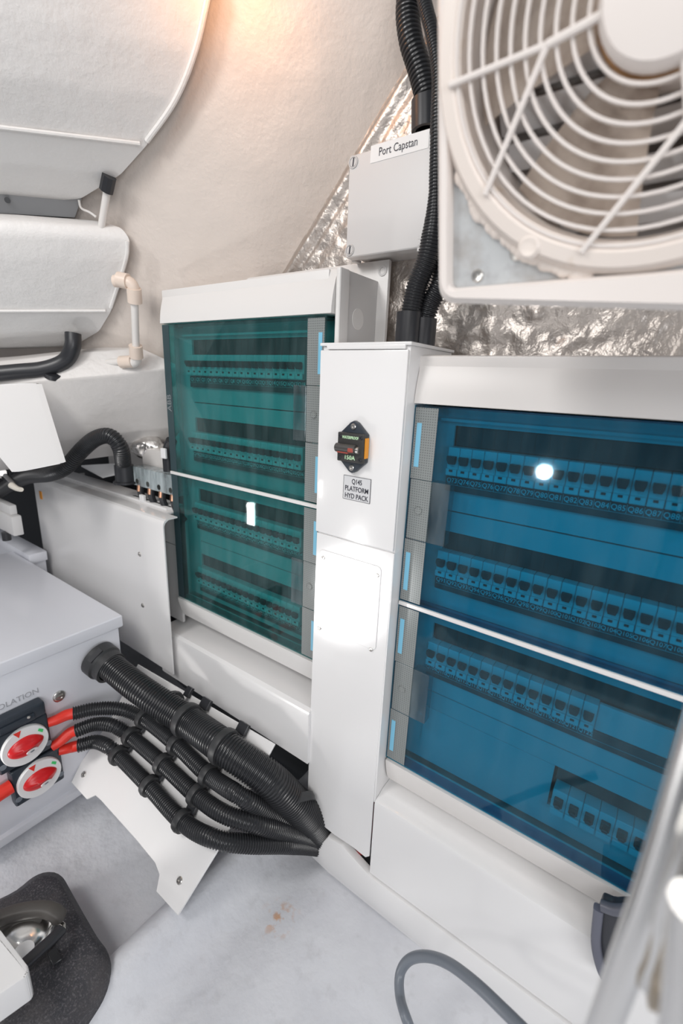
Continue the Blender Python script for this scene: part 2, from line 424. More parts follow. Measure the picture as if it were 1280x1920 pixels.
# seam bead running round the end of each beam
def bead(name, px, r, k, m):
    bm = NB(); bm_tube(bm, [hullp(a, b, k) - BDIR * 0.004 for a, b in px], r, 8, 0.006)
    struct(obj(name, bm, m))
bead('trim_4', [(400, -30), (371, 95), (332, 190), (276, 270)], 0.0045, 0.972, BEAM)
bead('trim_5', [(243, 452), (239, 490), (210, 580)], 0.004, 0.982, BEAM)
BD0 = BDIR; BDIR = V((0.668, 0.774, 0.15)).normalized()
beam('trim_6', [(262, 652), (343, 689), (345, 798), (322, 822), (250, 850), (190, 850), (190, 652)], 0.75, STRING, 0.985, 0.006)
BDIR = BD0
b = NB(); p = hullp(276, 271, .972); bm_tube(b, [p - BDIR * (.012 + .05 * i) for i in range(12)], .0035, 8, .006); struct(obj('trim_8', b, BEAM))  # bead added to draw the bright highlight along the big beam's crease
b = NB(); p = hullp(209, 583, .983); bm_tube(b, [p - BDIR * (.012 + .05 * i) for i in range(11)], .003, 8, .006); struct(obj('trim_9', b, BEAM))  # same added highlight line, along the lower beam's crease
# grey recessed panel between the two beams
bm = NB()
bm_prism(bm, [hullp(155, 366, 0.99), hullp(140, 408, 0.99), hullp(100, 408, 1.0), hullp(100, 366, 1.0)], -BDIR * 0.5)
rec = struct(obj('trim_7', bm, mat('grey_recess', (0.33, 0.335, 0.345), 0.35)))
for a in (22, 55, 90):
    p = hullp(150, 385, 0.985) - BDIR * (0.05 + (150 - a) * 0.0012)
    bm = NB(); bm_lathe(bm, [(0, 0.002), (0.005, 0.002), (0.005, -0.002)], p, EYE - p, 10); obj('drain_hole', bm, BLACK, rec)

# ------------------------------------------------------------------ distribution boards
ROW = 0.161
def toggle_mesh():
    bm = NB(); pr = [(-.0062, .006), (.0062, .006), (.0062, .001), (.0044, -.006), (-.0044, -.006), (-.0062, .001)]
    bm_prism(bm, [V((x, -0.007 + (-.003 if z > 0 else 0), z)) for x, z in pr], (0, 0.0072, 0)); return mesh_of('toggle', bm, BLANK)
def nose_mesh(wd):
    bm = NB(); bm_box(bm, -wd / 2 + .0003, wd / 2 - .0003, 0, 0.05, -0.021, 0.021, 0.0008, 1); bm_box(bm, -wd / 2 + .0006, wd / 2 - .0006, -.0045, 0.004, -0.020, -0.010, 0.001, 1)
    return mesh_of('breaker', bm, NOSE)
def ind_mesh():
    bm = NB(); bm_box(bm, -.0026, .0026, -.0052, 0, -.0016, .0016); return mesh_of('indicator', bm, BLANK)
TOG, NOSE_ME, NOSE_W, IND = toggle_mesh(), nose_mesh(0.018), nose_mesh(0.0205), ind_mesh()
def bigtog():
    bm = NB(); bm_box(bm, -.006, .006, -.006, 0.001, -.008, .006, .001, 1); bm_box(bm, -.004, .004, -.011, -.004, -.006, -.001, .001, 1); return mesh_of('toggle', bm, BLANK)
BTOG = bigtog()

def board(x0, z0, latch_left, first, rows, glass, label, cover):
    """x0, z0: upper left corner of the doors; front of the doors at y = 0"""
    W, T = 0.435, 0.626
    t = thing('distribution_board', label, 'fuse box', (x0 + W / 2, 0.06, z0 - T - 0.06))
    xa, xb = x0 - 0.003, x0 + 0.453
    b = NB()                                             # hollow tub: sides, top, bottom, back
    bm_box(b, xa, xa + .004, 0.029, 0.118, z0 - T - .05, z0 + .064); bm_box(b, xb - .004, xb, 0.029, 0.118, z0 - T - .05, z0 + .064)
    bm_box(b, xa, xb, 0.0285, 0.1175, z0 + .064, z0 + .067); bm_box(b, xa, xb, 0.0285, 0.1175, z0 - T - .056, z0 - T - .05)
    bm_box(b, xa + .004, xb - .004, 0.112, 0.117, z0 - T - .05, z0 + .064)
    obj('body', b, BOXD, t)
    b = NB(); bm_box(b, xa, x0 + W - .002, 0.006, 0.030, z0 + .001, z0 + .0665, 0.002, 2)   # collar behind the caps
    bm_box(b, x0 + W + .013, xb + .004, 0.004, 0.030, z0 - T - .055, z0 + .0675, 0.0035, 3)
    obj('collar', b, cover, t)
    # top cap with a face that leans back, bottom cap that tapers
    b = NB(); pr = [(-0.004, 0.0015)] + [(-.004 + .014 * (k / 8) ** 1.7, .0015 + .0625 * k / 8) for k in range(1, 9)] + [(.0115, .0668), (.0145, .068), (0.0295, 0.068), (0.0295, 0.0015)]
    bm_prism(b, [V((x0, y, z0 + z)) for y, z in pr], (W + .012, 0, 0)); obj('top_cap', b, cover, t)
    b = NB(); pr = [(-0.004, -0.0015)] + [(-.004 + .014 * (k / 8) ** 1.5, -.0015 - .0515 * k / 8) for k in range(1, 9)] + [(.015, -.056), (0.0285, -0.056), (0.0285, -0.0015)]
    bm_prism(b, [V((x0 + .002, y, z0 - T + z)) for y, z in pr], (W + .008, 0, 0)); obj('bottom_cap', b, cover, t)
    b = NB(); bm_box(b, xa - .012, xb + .020, 0.118, 0.127, z0 - T - .06, z0 + (.10 if not latch_left else .066), 0.003); pl = obj('mounting_plate', b, BOXP, t)
    b = NB(); bm_lathe(b, [(0.0085, 0), (0.0085, -.0015), (.005, -.0015), (.0045, .002), (0, .002)], V((xb + .008, .118, z0 + .083)), (0, 1, 0), 16); obj('fixing_hole', b, BOXD, pl)
    b = NB(); bm_torus(b, V((xb, 0.062, z0 + 0.0)), (1, 0, 0), 0.016, 0.0008, 28, 6)
    bm_lathe(b, [(0.0155, -.001), (0.0155, .0006), (0, .0006)], V((xb, 0.062, z0)), (1, 0, 0), 28); obj('knockout', b, BOXP, t)
    # inner cover with open slots over the rows
    b = NB(); sx0, sx1 = x0 + .049, x0 + .385; py0, py1 = 0.036, 0.041
    bm_box(b, x0 + .004, sx0, py0, py1, z0 - T + .004, z0 - .004); bm_box(b, sx1, x0 + W - .004, py0, py1, z0 - T + .004, z0 - .004)
    zt = z0 - .004
    for k in range(4):
        bm_box(b, sx0, sx1, py0, py1, z0 - .028 - ROW * k, zt); zt = z0 - .101 - ROW * k
        if k < 3:
            bm_box(b, sx0, sx1, py0, py1, z0 - .1555 - ROW * k, zt); zt = z0 - .1575 - ROW * k
    bm_box(b, sx0, sx1, py0, py1, z0 - T + .004, zt)
    obj('inner_cover', b, INNER, t)
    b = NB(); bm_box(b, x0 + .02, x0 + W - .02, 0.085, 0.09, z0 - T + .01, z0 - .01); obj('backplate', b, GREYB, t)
    for i, yy in enumerate((-.004, -.020)):
        b = NB(); bm_box(b, x0 + .030, x0 + .400, 0.030 - .003 * i, 0.037, z0 + yy - .002, z0 + yy + .002)
        obj('ledge_rib', b, INNER, t)
    base = ORG[t]; n = first
    for k, kind in enumerate(rows):
        zr = z0 - ROW * k
        if kind != 'six':
            b = NB(); bm_box(b, x0 + .052, x0 + .384, 0.0385, 0.0425, zr - .0575, zr - .0285, .001, 1)
            for i in range(19): bm_box(b, x0 + .0535 + i * .018, x0 + .0545 + i * .018, 0.0378, 0.039, zr - .056, zr - .030)
            obj('blanking_strip', b, BLANK, t)
            b = NB(); bm_box(b, x0 + .046, x0 + .390, 0.029, 0.037, zr - .124, zr - .101, .0012, 1); st = obj('label_strip', b, STRIPM, t)
            b = NB(); cnt = kind if isinstance(kind, int) else 18
            for i in range(cnt):
                bm_text(b, 'Q%d' % n, 0.0086 if n > 99 else 0.0100, (x0 + .056 + .018 * i, 0.0288, zr - .108), sx=.9)
                bm_box(b, x0 + .0648 + .018 * i, x0 + .0651 + .018 * i, .0287, .0292, zr - .114, zr - .102)
                n += 1
            bm_box(b, x0 + .048, x0 + .388, .0287, .0292, zr - .1145, zr - .1142)
            obj('label_print', b, GREYP, st)
            for i in range(cnt):
                p = V((x0 + .056 + .018 * i, 0.0245, zr - .0795))
                o = place('breaker', NOSE_ME, t, p - base); place('toggle', TOG, o, (0, 0, 0.003)); place('indicator', IND, o, (0, 0, -0.0125))
            if cnt < 18:
                b = NB(); bm_box(b, x0 + .047 + .018 * cnt, x0 + .384, 0.030, 0.037, zr - .100, zr - .0585, .001, 1); obj('blank_cover', b, INNER, t)
        else:
            b = NB(); bm_box(b, sx0, x0 + .262, 0.034, 0.038, zr - .101, zr - .028); obj('blank_cover', b, INNER, t)
            b = NB(); bm_box(b, x0 + .266, x0 + .384, 0.0385, 0.0425, zr - .052, zr - .030, .001, 1); obj('blanking_strip', b, BLANK, t)
            for i in range(6):
                p = V((x0 + .277 + .0205 * i, 0.0245, zr - .0795))
                o = place('breaker', NOSE_W, t, p - base); place('toggle', BTOG, o, (0, 0, 0.004))
    # two tinted doors, each a shallow shell, and the pale bar between them
    for za, zb in ((z0 - .001, z0 - .3105), (z0 - .3175, z0 - T + .001)):
        b = NB(); th = .0022
        bm_box(b, x0, x0 + W, 0, th, zb, za)
        bm_box(b, x0, x0 + th, th, .028, zb, za); bm_box(b, x0 + W - th, x0 + W, th, .028, zb, za)
        bm_box(b, x0 + th, x0 + W - th, th, .028, za - th, za); bm_box(b, x0 + th, x0 + W - th, th, .02, zb, zb + th)
        d = obj('door', b, glass, t, 'tinted see-through door')
        def X(u): return x0 + (u if latch_left else W - u)
        def bx(n_, u0, u1, y0, y1, za_, zb_, m_, bev=0.0):
            b_ = NB(); bm_box(b_, min(X(u0), X(u1)), max(X(u0), X(u1)), y0, y1, zb_, za_, bev, 1); return obj(n_, b_, m_, d)
        zc = (za + zb) / 2; hh = .047
        for a_, b_ in ((za - .003, zc + hh + .001), (zc - hh - .001, zb + .003)):
            bx('latch_strip', .002, .037, -.0007, -.0001, a_, b_, LATCHM)
            mid = (a_ + b_) / 2
            bx('insert', .006, .0135, -.0012, -.0007, mid + .030, mid - .034, INSERT)
        bx('latch_plate', .003, .037, -.0012, .006, zc + hh, zc - hh, LATCHM, .001)
        bx('latch_block', .0375, .066, -.0015, .018, zc + hh, zc - hh, CLEART, .001)
        b_ = NB(); bm_torus(b_, V((X(.020), -.0014, zc)), (0, -1, 0), .0066, .0007, 24, 6); bm_lathe(b_, [(.006, 0), (.0055, .0012), (0, .0014)], V((X(.020), -.0012, zc)), (0, -1, 0), 20)
        obj('latch_button', b_, LATCHM, d)
        bx('hinge_strip', W - .0235, W - .001, -.0007, -.0001, za - .001, zb + .001, HINGEM)
        if latch_left is False and za > z0 - .1:
            b_ = NB(); bm_text(b_, 'ABB', .020, (X(W - .0115), -.0010, zc - .004), right=(0, 0, 1), up=(-1, 0, 0)); obj('maker_lettering', b_, mat('grey_lettering', (0.20, 0.22, 0.23), .4), d)
    b = NB(); bm_box(b, x0 + .001, x0 + W - .001, -.003, .010, z0 - .3175, z0 - .3108, .0012, 2); obj('door_bar', b, BOXP, t)
    return t

LB = board(-0.908, 0.101, False, 1, [18, 18, 18, 18], GLASSL, 'distribution board with green-teal doors, left of the white column, below the capstan box', BOXP)
RB = board(-0.306, -0.026, True, 73, [18, 18, 14, 'six'], GLASSR, 'distribution board with deep blue doors, right of the white column, under the fan', CAPW)

# ------------------------------------------------------------------ white column between the boards
YC = -0.027
t = thing('cable_column', 'tall narrow white metal cover column standing between the two boards', 'cover', (-0.38, 0.02, -0.88))
CX0, CX1 = -0.459, -0.307
b = NB(); bm_box(b, CX0 + .002, CX1, YC + .002, 0.115, -0.25, 0.052, .0015); obj('upper_case', b, WHITE, t)
b = NB(); bm_box(b, CX0 - .001, CX1 + .003, YC - .003, 0.118, 0.052, 0.0565, .0012); bm_box(b, CX0 + .012, CX1 - .006, YC - .003, YC + .001, 0.047, 0.053, .0008); obj('lid', b, WHITE, t)
b = NB(); bm_box(b, CX0, CX1 - .001, YC - .003, YC + .002, -0.246, 0.046, .0015); obj('upper_door', b, WHITE2, t)
low_px = [(576, 1491), (590, 1525), (601, 1545), (627, 1566), (660, 1588), (685, 1608), (692, 1606), (701, 1483)]
pts = [V((CX0, YC, -0.2495))] + [aty(px, py, YC) for px, py in low_px] + [V((CX1, YC, -0.2495))]
b = NB(); bm_prism(b, pts, (0, .003, 0), .0008, 1); obj('lower_cover', b, WHITE2, t)
b = NB(); bm_box(b, CX1 - .003, CX1, YC + .001, 0.1, -0.735, -0.2495); bm_box(b, CX0, CX0 + .003, YC + .001, 0.1, -0.80, -0.2495); obj('side_panel', b, WHITE, t)
b = NB(); q = [V((-.4505, YC, -.277)), V((-.327, YC, -.277)), V((-.327, YC, -.427)), V((-.4505, YC, -.427))]
bm_prism(b, fillet(q, .009, 5), (0, -.0018, 0), .0006, 1); plate = obj('access_plate', b, WHITE2, t)
for px, py in ((606, 1046), (598, 1178), (695, 1218), (707, 1079)): screw(plate, aty(px, py, YC - .002), (0, -1, 0), .0034)

# red cable in the gap behind the column
b = NB(); bm_tube(b, [(-.318, .012, -.66), (-.318, .004, -.74), (-.325, -.008, -.84), (-.345, -.008, -.90), (-.40, -.004, -.915)], .009, 12); tag(obj('red_cable', b, REDD), 'dark red cable glimpsed in the gap under the white column', 'cable')

# circuit breaker on the column
YF = YC - .0032
cb = thing('circuit_breaker', 'black hexagonal surface breaker marked 150A on the white column', 'switch', aty(668, 838, YF))
c0 = aty(667, 838, YF)
def cp(u, v, y=0): return c0 + V((u, y, v))
hexo = [(-.0235, .021), (-.006, .037), (0, .040), (.006, .037), (.0235, .021), (.0235, -.021), (.006, -.037), (0, -.040), (-.006, -.037), (-.0235, -.021)]
b = NB(); bm_prism(b, [cp(u, v) for u, v in hexo], (0, -.009, 0), .0015, 2); obj('flange', b, FRAMEB, cb)
b = NB(); bm_box(b, c0.x - .0235, c0.x + .0235, c0.y - .016, c0.y - .008, c0.z - .022, c0.z + .022, .002); obj('housing', b, mat('matte_black', (.03, .029, .028), .5), cb)
b = NB(); bm_tube(b, [cp(-.0225, -.001, -.019), cp(.013, -.001, -.019)], .0068, 16, smooth=False); obj('trip_barrel', b, mat('grey_black', (.055, .052, .05), .4), cb)
b = NB(); bm_tube(b, [cp(.013, -.002, -.018), cp(.018, -.002, -.018)], .0055, 12, smooth=False); obj('barrel_end', b, STEEL, cb)
b = NB(); bm_box(b, c0.x - .0195, c0.x + .001, c0.y - .0235, c0.y - .016, c0.z - .0085, c0.z - .0055, .001, 1); bm_box(b, c0.x + .002, c0.x + .012, c0.y - .0268, c0.y - .02, c0.z - .0055, c0.z + .001, .0012, 1); obj('trip_lever', b, mat('rust_red', (.36, .07, .05), .45), cb)
b = NB(); bm_box(b, c0.x + .0232, c0.x + .0250, c0.y - .012, c0.y - .003, c0.z - .014, c0.z + .016); obj('side_label', b, ORANGE, cb)
b = NB(); bm_text(b, 'WATERPROOF', .0060, cp(0, .0150, -.0163), sx=.74, offset=.0001); obj('rating_print', b, GLOWG, cb)
b = NB(); bm_text(b, '150A', .0092, cp(0, -.0150, -.0163), offset=.0001); obj('rating_print', b, GLOWG, cb)
for s in (1, -1): screw(cb, cp(0, .031 * s, -.009), (0, -1, 0), .0046, 'bolt')
for sx in (1, -1):
    for sz in (1, -1): screw(cb, cp(.019 * sx, .0165 * sz, -.016), (0, -1, 0), .003, 'rivet', BLACK)

pq = [aty(645, 890, YF), aty(695, 900, YF)]
lx0, lx1, lz1 = aty(645, 890, YF).x, aty(696, 899, YF).x, (aty(645, 890, YF).z + aty(696, 899, YF).z) / 2; lz0 = (aty(644, 933, YF).z + aty(694, 946, YF).z) / 2
pc = thing('placard', 'grey rectangular placard lettered PLATFORM HYD PACK below the breaker', 'sign', (lx0 / 2 + lx1 / 2, YF, lz0))
b = NB(); bm_box(b, lx0, lx1, YF - .0008, YF + .0002, lz0, lz1); obj('plate', b, LABELG, pc)
b = NB()
for a in ((lx0, lx1, lz0, lz0 + .0005), (lx0, lx1, lz1 - .0005, lz1), (lx0, lx0 + .0005, lz0, lz1), (lx1 - .0005, lx1, lz0, lz1)):
    bm_box(b, a[0], a[1], YF - .001, YF, a[2], a[3])
for i, s in enumerate(('Q145', 'PLATFORM', 'HYD PACK')):
    bm_text(b, s, .0112, ((lx0 + lx1) / 2, YF - .0010, lz1 - .0085 - .0118 * i), sx=.80 if i else .74, offset=.0001)
obj('lettering', b, INK, pc)

# ------------------------------------------------------------------ ledges and skirting under the boards
b = NB(); pr = [(0.12, -.722), (.002, -.722), (-.006, -.724), (-.012, -.7265), (-.022, -.7275), (-.027, -.730), (-.029, -.736), (-.027, -.905), (.12, -.905)]
bm_prism(b, [V((-.3065, y, z)) for y, z in pr], (0.75, 0, 0)); tag(obj('ledge_panel', b, WHITE2, angle=25), 'white moulded ledge and front panel beneath the blue-doored board', 'panel')
b = NB(); pr = [(0.12, -.612), (-.024, -.612), (-.032, -.616), (-.034, -.622), (-.033, -.738), (.12, -.738)]
bm_prism(b, [V((-.95, y, z)) for y, z in pr], (.4885, 0, 0)); tag(obj('ledge_panel', b, WHITE2, angle=25), 'white ledge and front panel beneath the green-teal board, left of the column', 'panel')
xs = [(614, 1569), (590, 1593), (572, 1591)]
p = [aty(614, 1569, -.032), aty(592, 1593, -.032), aty(573, 1592, -.032), aty(585, 1608, -.032), aty(615, 1637, -.032)]
pts = p + [V((.45, -.032, -1.0)), V((.45, -.032, -.908)), V((-.30, -.032, -.908)), aty(640, 1585, -.032)]
zt = aty(640, 1585, -.032).z
b = NB(); bm_prism(b, pts, (0, .016, 0), .003, 2); struct(obj('baseboard_back', b, WHITE2))

# bright gloss cover at the left, open at its right edge
cv = thing('cover_box', 'long white folded-metal cover left of the green-teal board, two bolts on its face', 'cover', (-1.15, 0.0, -.70))
CY = -.05; xr = aty(305, 982, CY).x; cz1, cz0 = -.311, -.708
xl = aty(64, 912, CY).x
b = NB(); pr = [(CY, cz0), (CY, cz1 - .016), (CY + .0012, cz1 - .0095), (CY + .0045, cz1 - .004), (CY + .009, cz1 - .0008), (CY + .014, cz1), (CY + .038, cz1), (CY + .038, cz1 - .003), (CY + .015, cz1 - .003), (CY + .006, cz1 - .009), (CY + .003, cz1 - .017), (CY + .003, cz0)]
bm_prism(b, [V((xl, y, z)) for y, z in pr], (xr - xl, 0, 0)); bm_box(b, xl, -.915, CY + .038, CY + .10, cz1 - .003, cz1); obj('folded_sheet', b, WHITE2, cv, angle=22)
b = NB(); bm_box(b, xl, xr - .06, CY + .05, CY + .10, cz1 + .0, cz1 + .006, .001); obj('top_seam', b, WHITE, cv)
b = NB(); bm_box(b, -1.10, -.914, .012, .018, -.398, -.305); bm_box(b, -1.10, -.914, .012, .018, -.605, -.400); obj('inner_side', b, BOXD, cv)
b = NB(); bm_box(b, xl, xl + .003, CY + .003, .1, cz0, cz1 - .01); obj('end_plate', b, WHITE, cv)
for px, py in ((262, 1039), (268, 1135)): screw(cv, aty(px, py, CY), (0, -1, 0), .0055, 'bolt')
b = NB(); p = aty(73, 918, CY - .001); bm_box(b, p.x - .001, p.x + .014, CY - .0015, CY, p.z - .028, p.z - .004); obj('warning_sticker', b, ORANGE, cv)

# ------------------------------------------------------------------ battery box with two isolator switches
FX = -.958; lid = aty(228, 1152, -.12); LZ = lid.z
bb = thing('battery_box', 'large white box with an overhanging lid, lettered BATTERY ISOLATION', 'box', (-1.25, -.35, -.935))
b = NB(); bm_box(b, FX - .62, FX, -.55, -.13, -.935, LZ - .02, .004); obj('body', b, COOLW, bb)
b = NB(); bm_box(b, FX - .62, FX + .004, -.56, -.12, LZ - .030, LZ, .005, 3); obj('lid', b, COOLW, bb)
b = NB(); bm_box(b, FX - .62, FX + .012, -.56, -.13, -.945, -.925, .003); obj('base_flange', b, COOLW, bb)
a0, a1 = atx(6, 1336, FX + .0006), atx(78, 1292, FX + .0006)
b = NB(); L = (a1 - a0).length; mid = V((FX + .0006, a1.y - .084, (a0.z + a1.z) / 2 + .007))
bm_text(b, 'BATTERY ISOLATION', .0165, mid, right=(0, 1, 0), up=(0, 0, 1), sx=1.0); obj('lettering', b, INKG, bb)
p = atx(110, 1305, FX); b = NB(); bm_lathe(b, [(.0125, -.001), (.0125, .003), (.010, .0045), (.008, .0045), (.0075, .002), (0, .002)], p, (1, 0, 0), 20); bm_box(b, p.x + .001, p.x + .005, p.y - .009, p.y + .009, p.z - .0018, p.z + .0018); obj('quarter_turn_lock', b, STEEL, bb)

SX = FX + .030
def iso(px_l, px_r, py, label):
    l, r = atx(*px_l, SX), atx(*px_r, SX); c = (l + r) / 2; R = (r - l).length / 2
    t = thing('isolator_switch', label, 'switch', c + V((-.03, 0, -R)), 'battery isolator switches')
    k = R * 1.13
    b = NB(); bm_box(b, FX, SX - .006, c.y - k, c.y + k, c.z - k * .93, c.z + k * .93, .006, 3); obj('housing', b, FRAMEB, t)
    for sy in (1, -1):
        b = NB(); bm_lathe(b, [(.006, 0), (.006, .001), (.003, .0012), (0, .0005)], V((SX - .006, c.y + sy * k * .86, c.z - k * .55)), (1, 0, 0), 12); obj('bolt', b, GREYC, t)
    b = NB(); bm_lathe(b, [(R, -.008), (R, -.001), (R * .97, .001), (0, .001)], c, (1, 0, 0), 40); dd = obj('dial', b, PAPER, t)
    b = NB(); bmesh.ops.create_icosphere(b, subdivisions=4, radius=1)     # rounded lens-shaped grip with a raised spine
    for v in b.verts:
        q = v.co.normalized(); sp = math.exp(-((q.z - .12) / .16) ** 2) * max(0, 1 - abs(q.y)) * .16
        wz = (1 - .35 * max(0, q.y) ** 2) * .52
        v.co = c + V((max(-.02, q.x) * .30 * R + sp * R * (q.x > 0), q.y * .77 * R, q.z * wz * R))
    kb = obj('knob', b, RED, t, angle=70)
    b = NB(); n_ = V((.93, .10, -.30)).normalized(); o_ = c + V((.292, .12, -.19)) * R; e1 = V((0, 1, 0)); e1 = (e1 - n_ * e1.dot(n_)).normalized(); e2 = n_.cross(e1)
    bm_prism(b, [o_ + e1 * R * .25 * math.cos(k * .3927) + e2 * R * .12 * math.sin(k * .3927) for k in range(16)], n_ * .002); obj('window_label', b, PAPER, kb)
    b = NB(); bm_prism(b, [o_ + n_ * .0022 + e1 * R * .10 * math.cos(k * .785) + e2 * R * .05 * math.sin(k * .785) for k in range(8)], n_ * .0005); obj('window_mark', b, GREYC, kb)
    b = NB(); bm_prism(b, [c + V((.0012, R * u, R * v)) for u, v in ((.62, .58), (.80, .42), (.74, .28), (.56, .48))], (.0006, 0, 0)); obj('on_mark', b, GREENM, dd)
    b = NB(); bm_prism(b, [c + V((.0012, R * u, R * v)) for u, v in ((-.42, .95), (-.10, .95), (-.22, .62))], (.0006, 0, 0)); obj('off_mark', b, REDB, dd)
    return c, k
c1, k1 = iso((3, 1424), (91, 1374), 0, 'upper red-knobbed isolator switch on a white dial, on the battery box')
c2, k2 = iso((33, 1484), (115, 1435), 0, 'lower red-knobbed isolator switch, below its twin on the battery box')
tb = thing('terminal_cover', 'blue-black terminal cover directly above the upper isolator switch', 'cover', c1 + V((-.02, 0, k1)))
tz = atx(57, 1324, SX).z - .006
b = NB(); bm_box(b, FX, SX - .002, c1.y - k1, c1.y + k1 * .95, c1.z + k1 * .96, tz, .006, 3); obj('housing', b, FRAMEB, tb)
b = NB(); bm_box(b, SX - .003, SX + .003, c1.y - k1 * .8, c1.y + k1 * .5, c1.z + k1 * 1.05, tz - .012, .003, 2); obj('raised_panel', b, FRAMEB, tb)
screw(tb, V((SX + .003, c1.y + k1 * .25, (c1.z + k1 + tz) / 2)), (1, 0, 0), .003)

# ------------------------------------------------------------------ sloping clip plate with conduits
PA, PB_, PC_ = aty(258, 1245, -.09), aty(515, 1395, -.07), aty(330, 1715, -.285)
NP = (PB_ - PA).cross(PC_ - PA).normalized()
if NP.dot(EYE - PA) < 0: NP = -NP
def onpl(px, py, h=0.0): return atp(px, py, PA + NP * h, NP)
out = [(258, 1245), (515, 1395), (405, 1600), (333, 1717), (292, 1672), (298, 1640), (290, 1618), (255, 1575), (188, 1500), (178, 1491), (162, 1499), (133, 1467), (152, 1428), (205, 1352)]
cpl = thing('clip_plate', 'sloping white plate with a cut-out front edge under the black conduits', 'bracket', onpl(300, 1480, -.01))
b = NB(); bm_prism(b, [onpl(*q) for q in out], -NP * .005, .0012, 1); obj('plate', b, WHITE, cpl)
for px, py in ((157, 1452), (337, 1651), (263, 1307)): screw(cpl, onpl(px, py), NP, .0065)

HB, RBIG = .038, .0290
def conduit(name, pts, r, pitch, depth, seg=20, m=BLACKG):
    b = NB(); bm_tube(b, pts, r, seg, pitch=pitch, depth=depth); return b
pbig = [atx(196, 1240, FX + .025), onpl(262, 1292, .085), onpl(345, 1347, HB), onpl(418, 1399, HB), aty(500, 1457, -.105), aty(548, 1502, -.070), aty(580, 1533, -.035), aty(605, 1560, -.002), aty(640, 1600, .03)]
t = thing('large_conduit', 'thickest black corrugated conduit, running from the battery box to the column', 'conduit', pbig[2])
obj('hose', conduit('hose', pbig, lambda s: RBIG + .006 * s, .0058, .0028, 28), BLACKG, t)
b = NB(); d = (pbig[1] - pbig[0]).normalized(); e0 = atx(183, 1233, FX)
bm_lathe(b, [(.040, 0), (.040, .024), (.036, .028), (.036, .046), (.030, .046)], e0, d, 32); obj('end_gland', b, CLIPM, t)
b = NB(); q = e0 + d * .018; s = (EYE - q); s = (s - d * s.dot(d)).normalized(); f = d.cross(s)
o = q + s * .0395; bm_prism(b, [o + d * -.006 - f * .016, o + d * .006 - f * .016, o + d * .006 + f * .016, o + d * -.006 + f * .016], s * .0025); obj('gland_tab', b, BLACK, t)

def clip(px, py, h, R, axis, label, tab=True, wd=.016, foot=True):
    c = onpl(px, py, h); axis = V(axis); axis = (axis - NP * axis.dot(NP)).normalized(); side = NP.cross(axis).normalized()
    t = thing('conduit_clip', label, 'clip', c - NP * h, 'conduit clips on the sloping plate')
    b = NB(); bm_lathe(b, [(R, -wd / 2), (R + .0058, -wd / 2), (R + .0072, 0), (R + .0058, wd / 2), (R, wd / 2), (R, -wd / 2)], c, axis, 32); obj('ring', b, CLIPM, t)
    b = NB(); z = h - R * .2
    bw = R * .55
    if foot: bm_prism(b, [c - NP * (h - .0005) + side * u + axis * v for u, v in ((-bw, -wd * .6), (bw, -wd * .6), (bw, wd * .6), (-bw, wd * .6))], NP * max(.004, h - R - .002), .001, 1); obj('foot', b, CLIPM, t)
    else: b.free()
    if tab:
        far = side if side.y > 0 else -side
        b = NB(); g = c + far * (R + .016) - NP * (h - .002)
        bm_prism(b, [g - far * .016 - axis * wd * .8, g + far * .006 - axis * wd * .8, g + far * .006 + axis * wd * .8, g - far * .016 + axis * wd * .8], NP * .010, .001, 1); obj('tab', b, BLACK, t)
    return t
ax = onpl(418, 1399, HB) - onpl(345, 1347, HB)
clip(318, 1326, HB, RBIG, ax, 'wide black clip on the thickest conduit, nearest the battery box', wd=.010)
clip(350, 1350, HB, RBIG, ax, 'wide black clip around the thickest conduit, second from the battery box')
clip(420, 1400, HB, RBIG, ax, 'wide black clip around the thickest conduit, third from the battery box')
ax = aty(580, 1533, -.035) - aty(520, 1476, -.09)
clip(553, 1506, (aty(553, 1506, -.066) - PA).dot(NP), RBIG + .0045, ax, 'wide black clip around the thickest conduit, beside the column foot', tab=False, foot=False)

HS, RS = .020, .0146
rows = [
 ('uppermost', [(137, 1338), (180, 1329), (228, 1330), (270, 1348), (330, 1395), (390, 1452), (450, 1492), (515, 1530, -.105), (560, 1556, -.060), (602, 1580, -.008), (640, 1605, .03)], [(270, 1347), (330, 1396), (390, 1453)], [.06, .055, .045, HS, HS, HS, .028, 0, 0, 0, 0]),
 ('middle', [(143, 1370), (178, 1358), (213, 1361), (246, 1382), (305, 1432), (370, 1492), (420, 1526), (480, 1545, -.150), (545, 1562, -.085), (602, 1580, -.012), (640, 1605, .02)], [(246, 1381), (305, 1432), (368, 1490)], [.055, .05, .04, HS, HS, HS, HS, 0, 0, 0, 0]),
 ('lowest', [(147, 1398), (178, 1391), (203, 1400), (224, 1418), (280, 1474), (342, 1540), (400, 1572), (465, 1582, -.165), (535, 1583, -.100), (595, 1588, -.020), (640, 1605, .02)], [(222, 1416), (280, 1473), (341, 1539)], [.05, .045, .036, HS, HS, HS, HS, 0, 0, 0, 0])]
order = ('nearest the battery box', 'at mid-length', 'nearest the column')
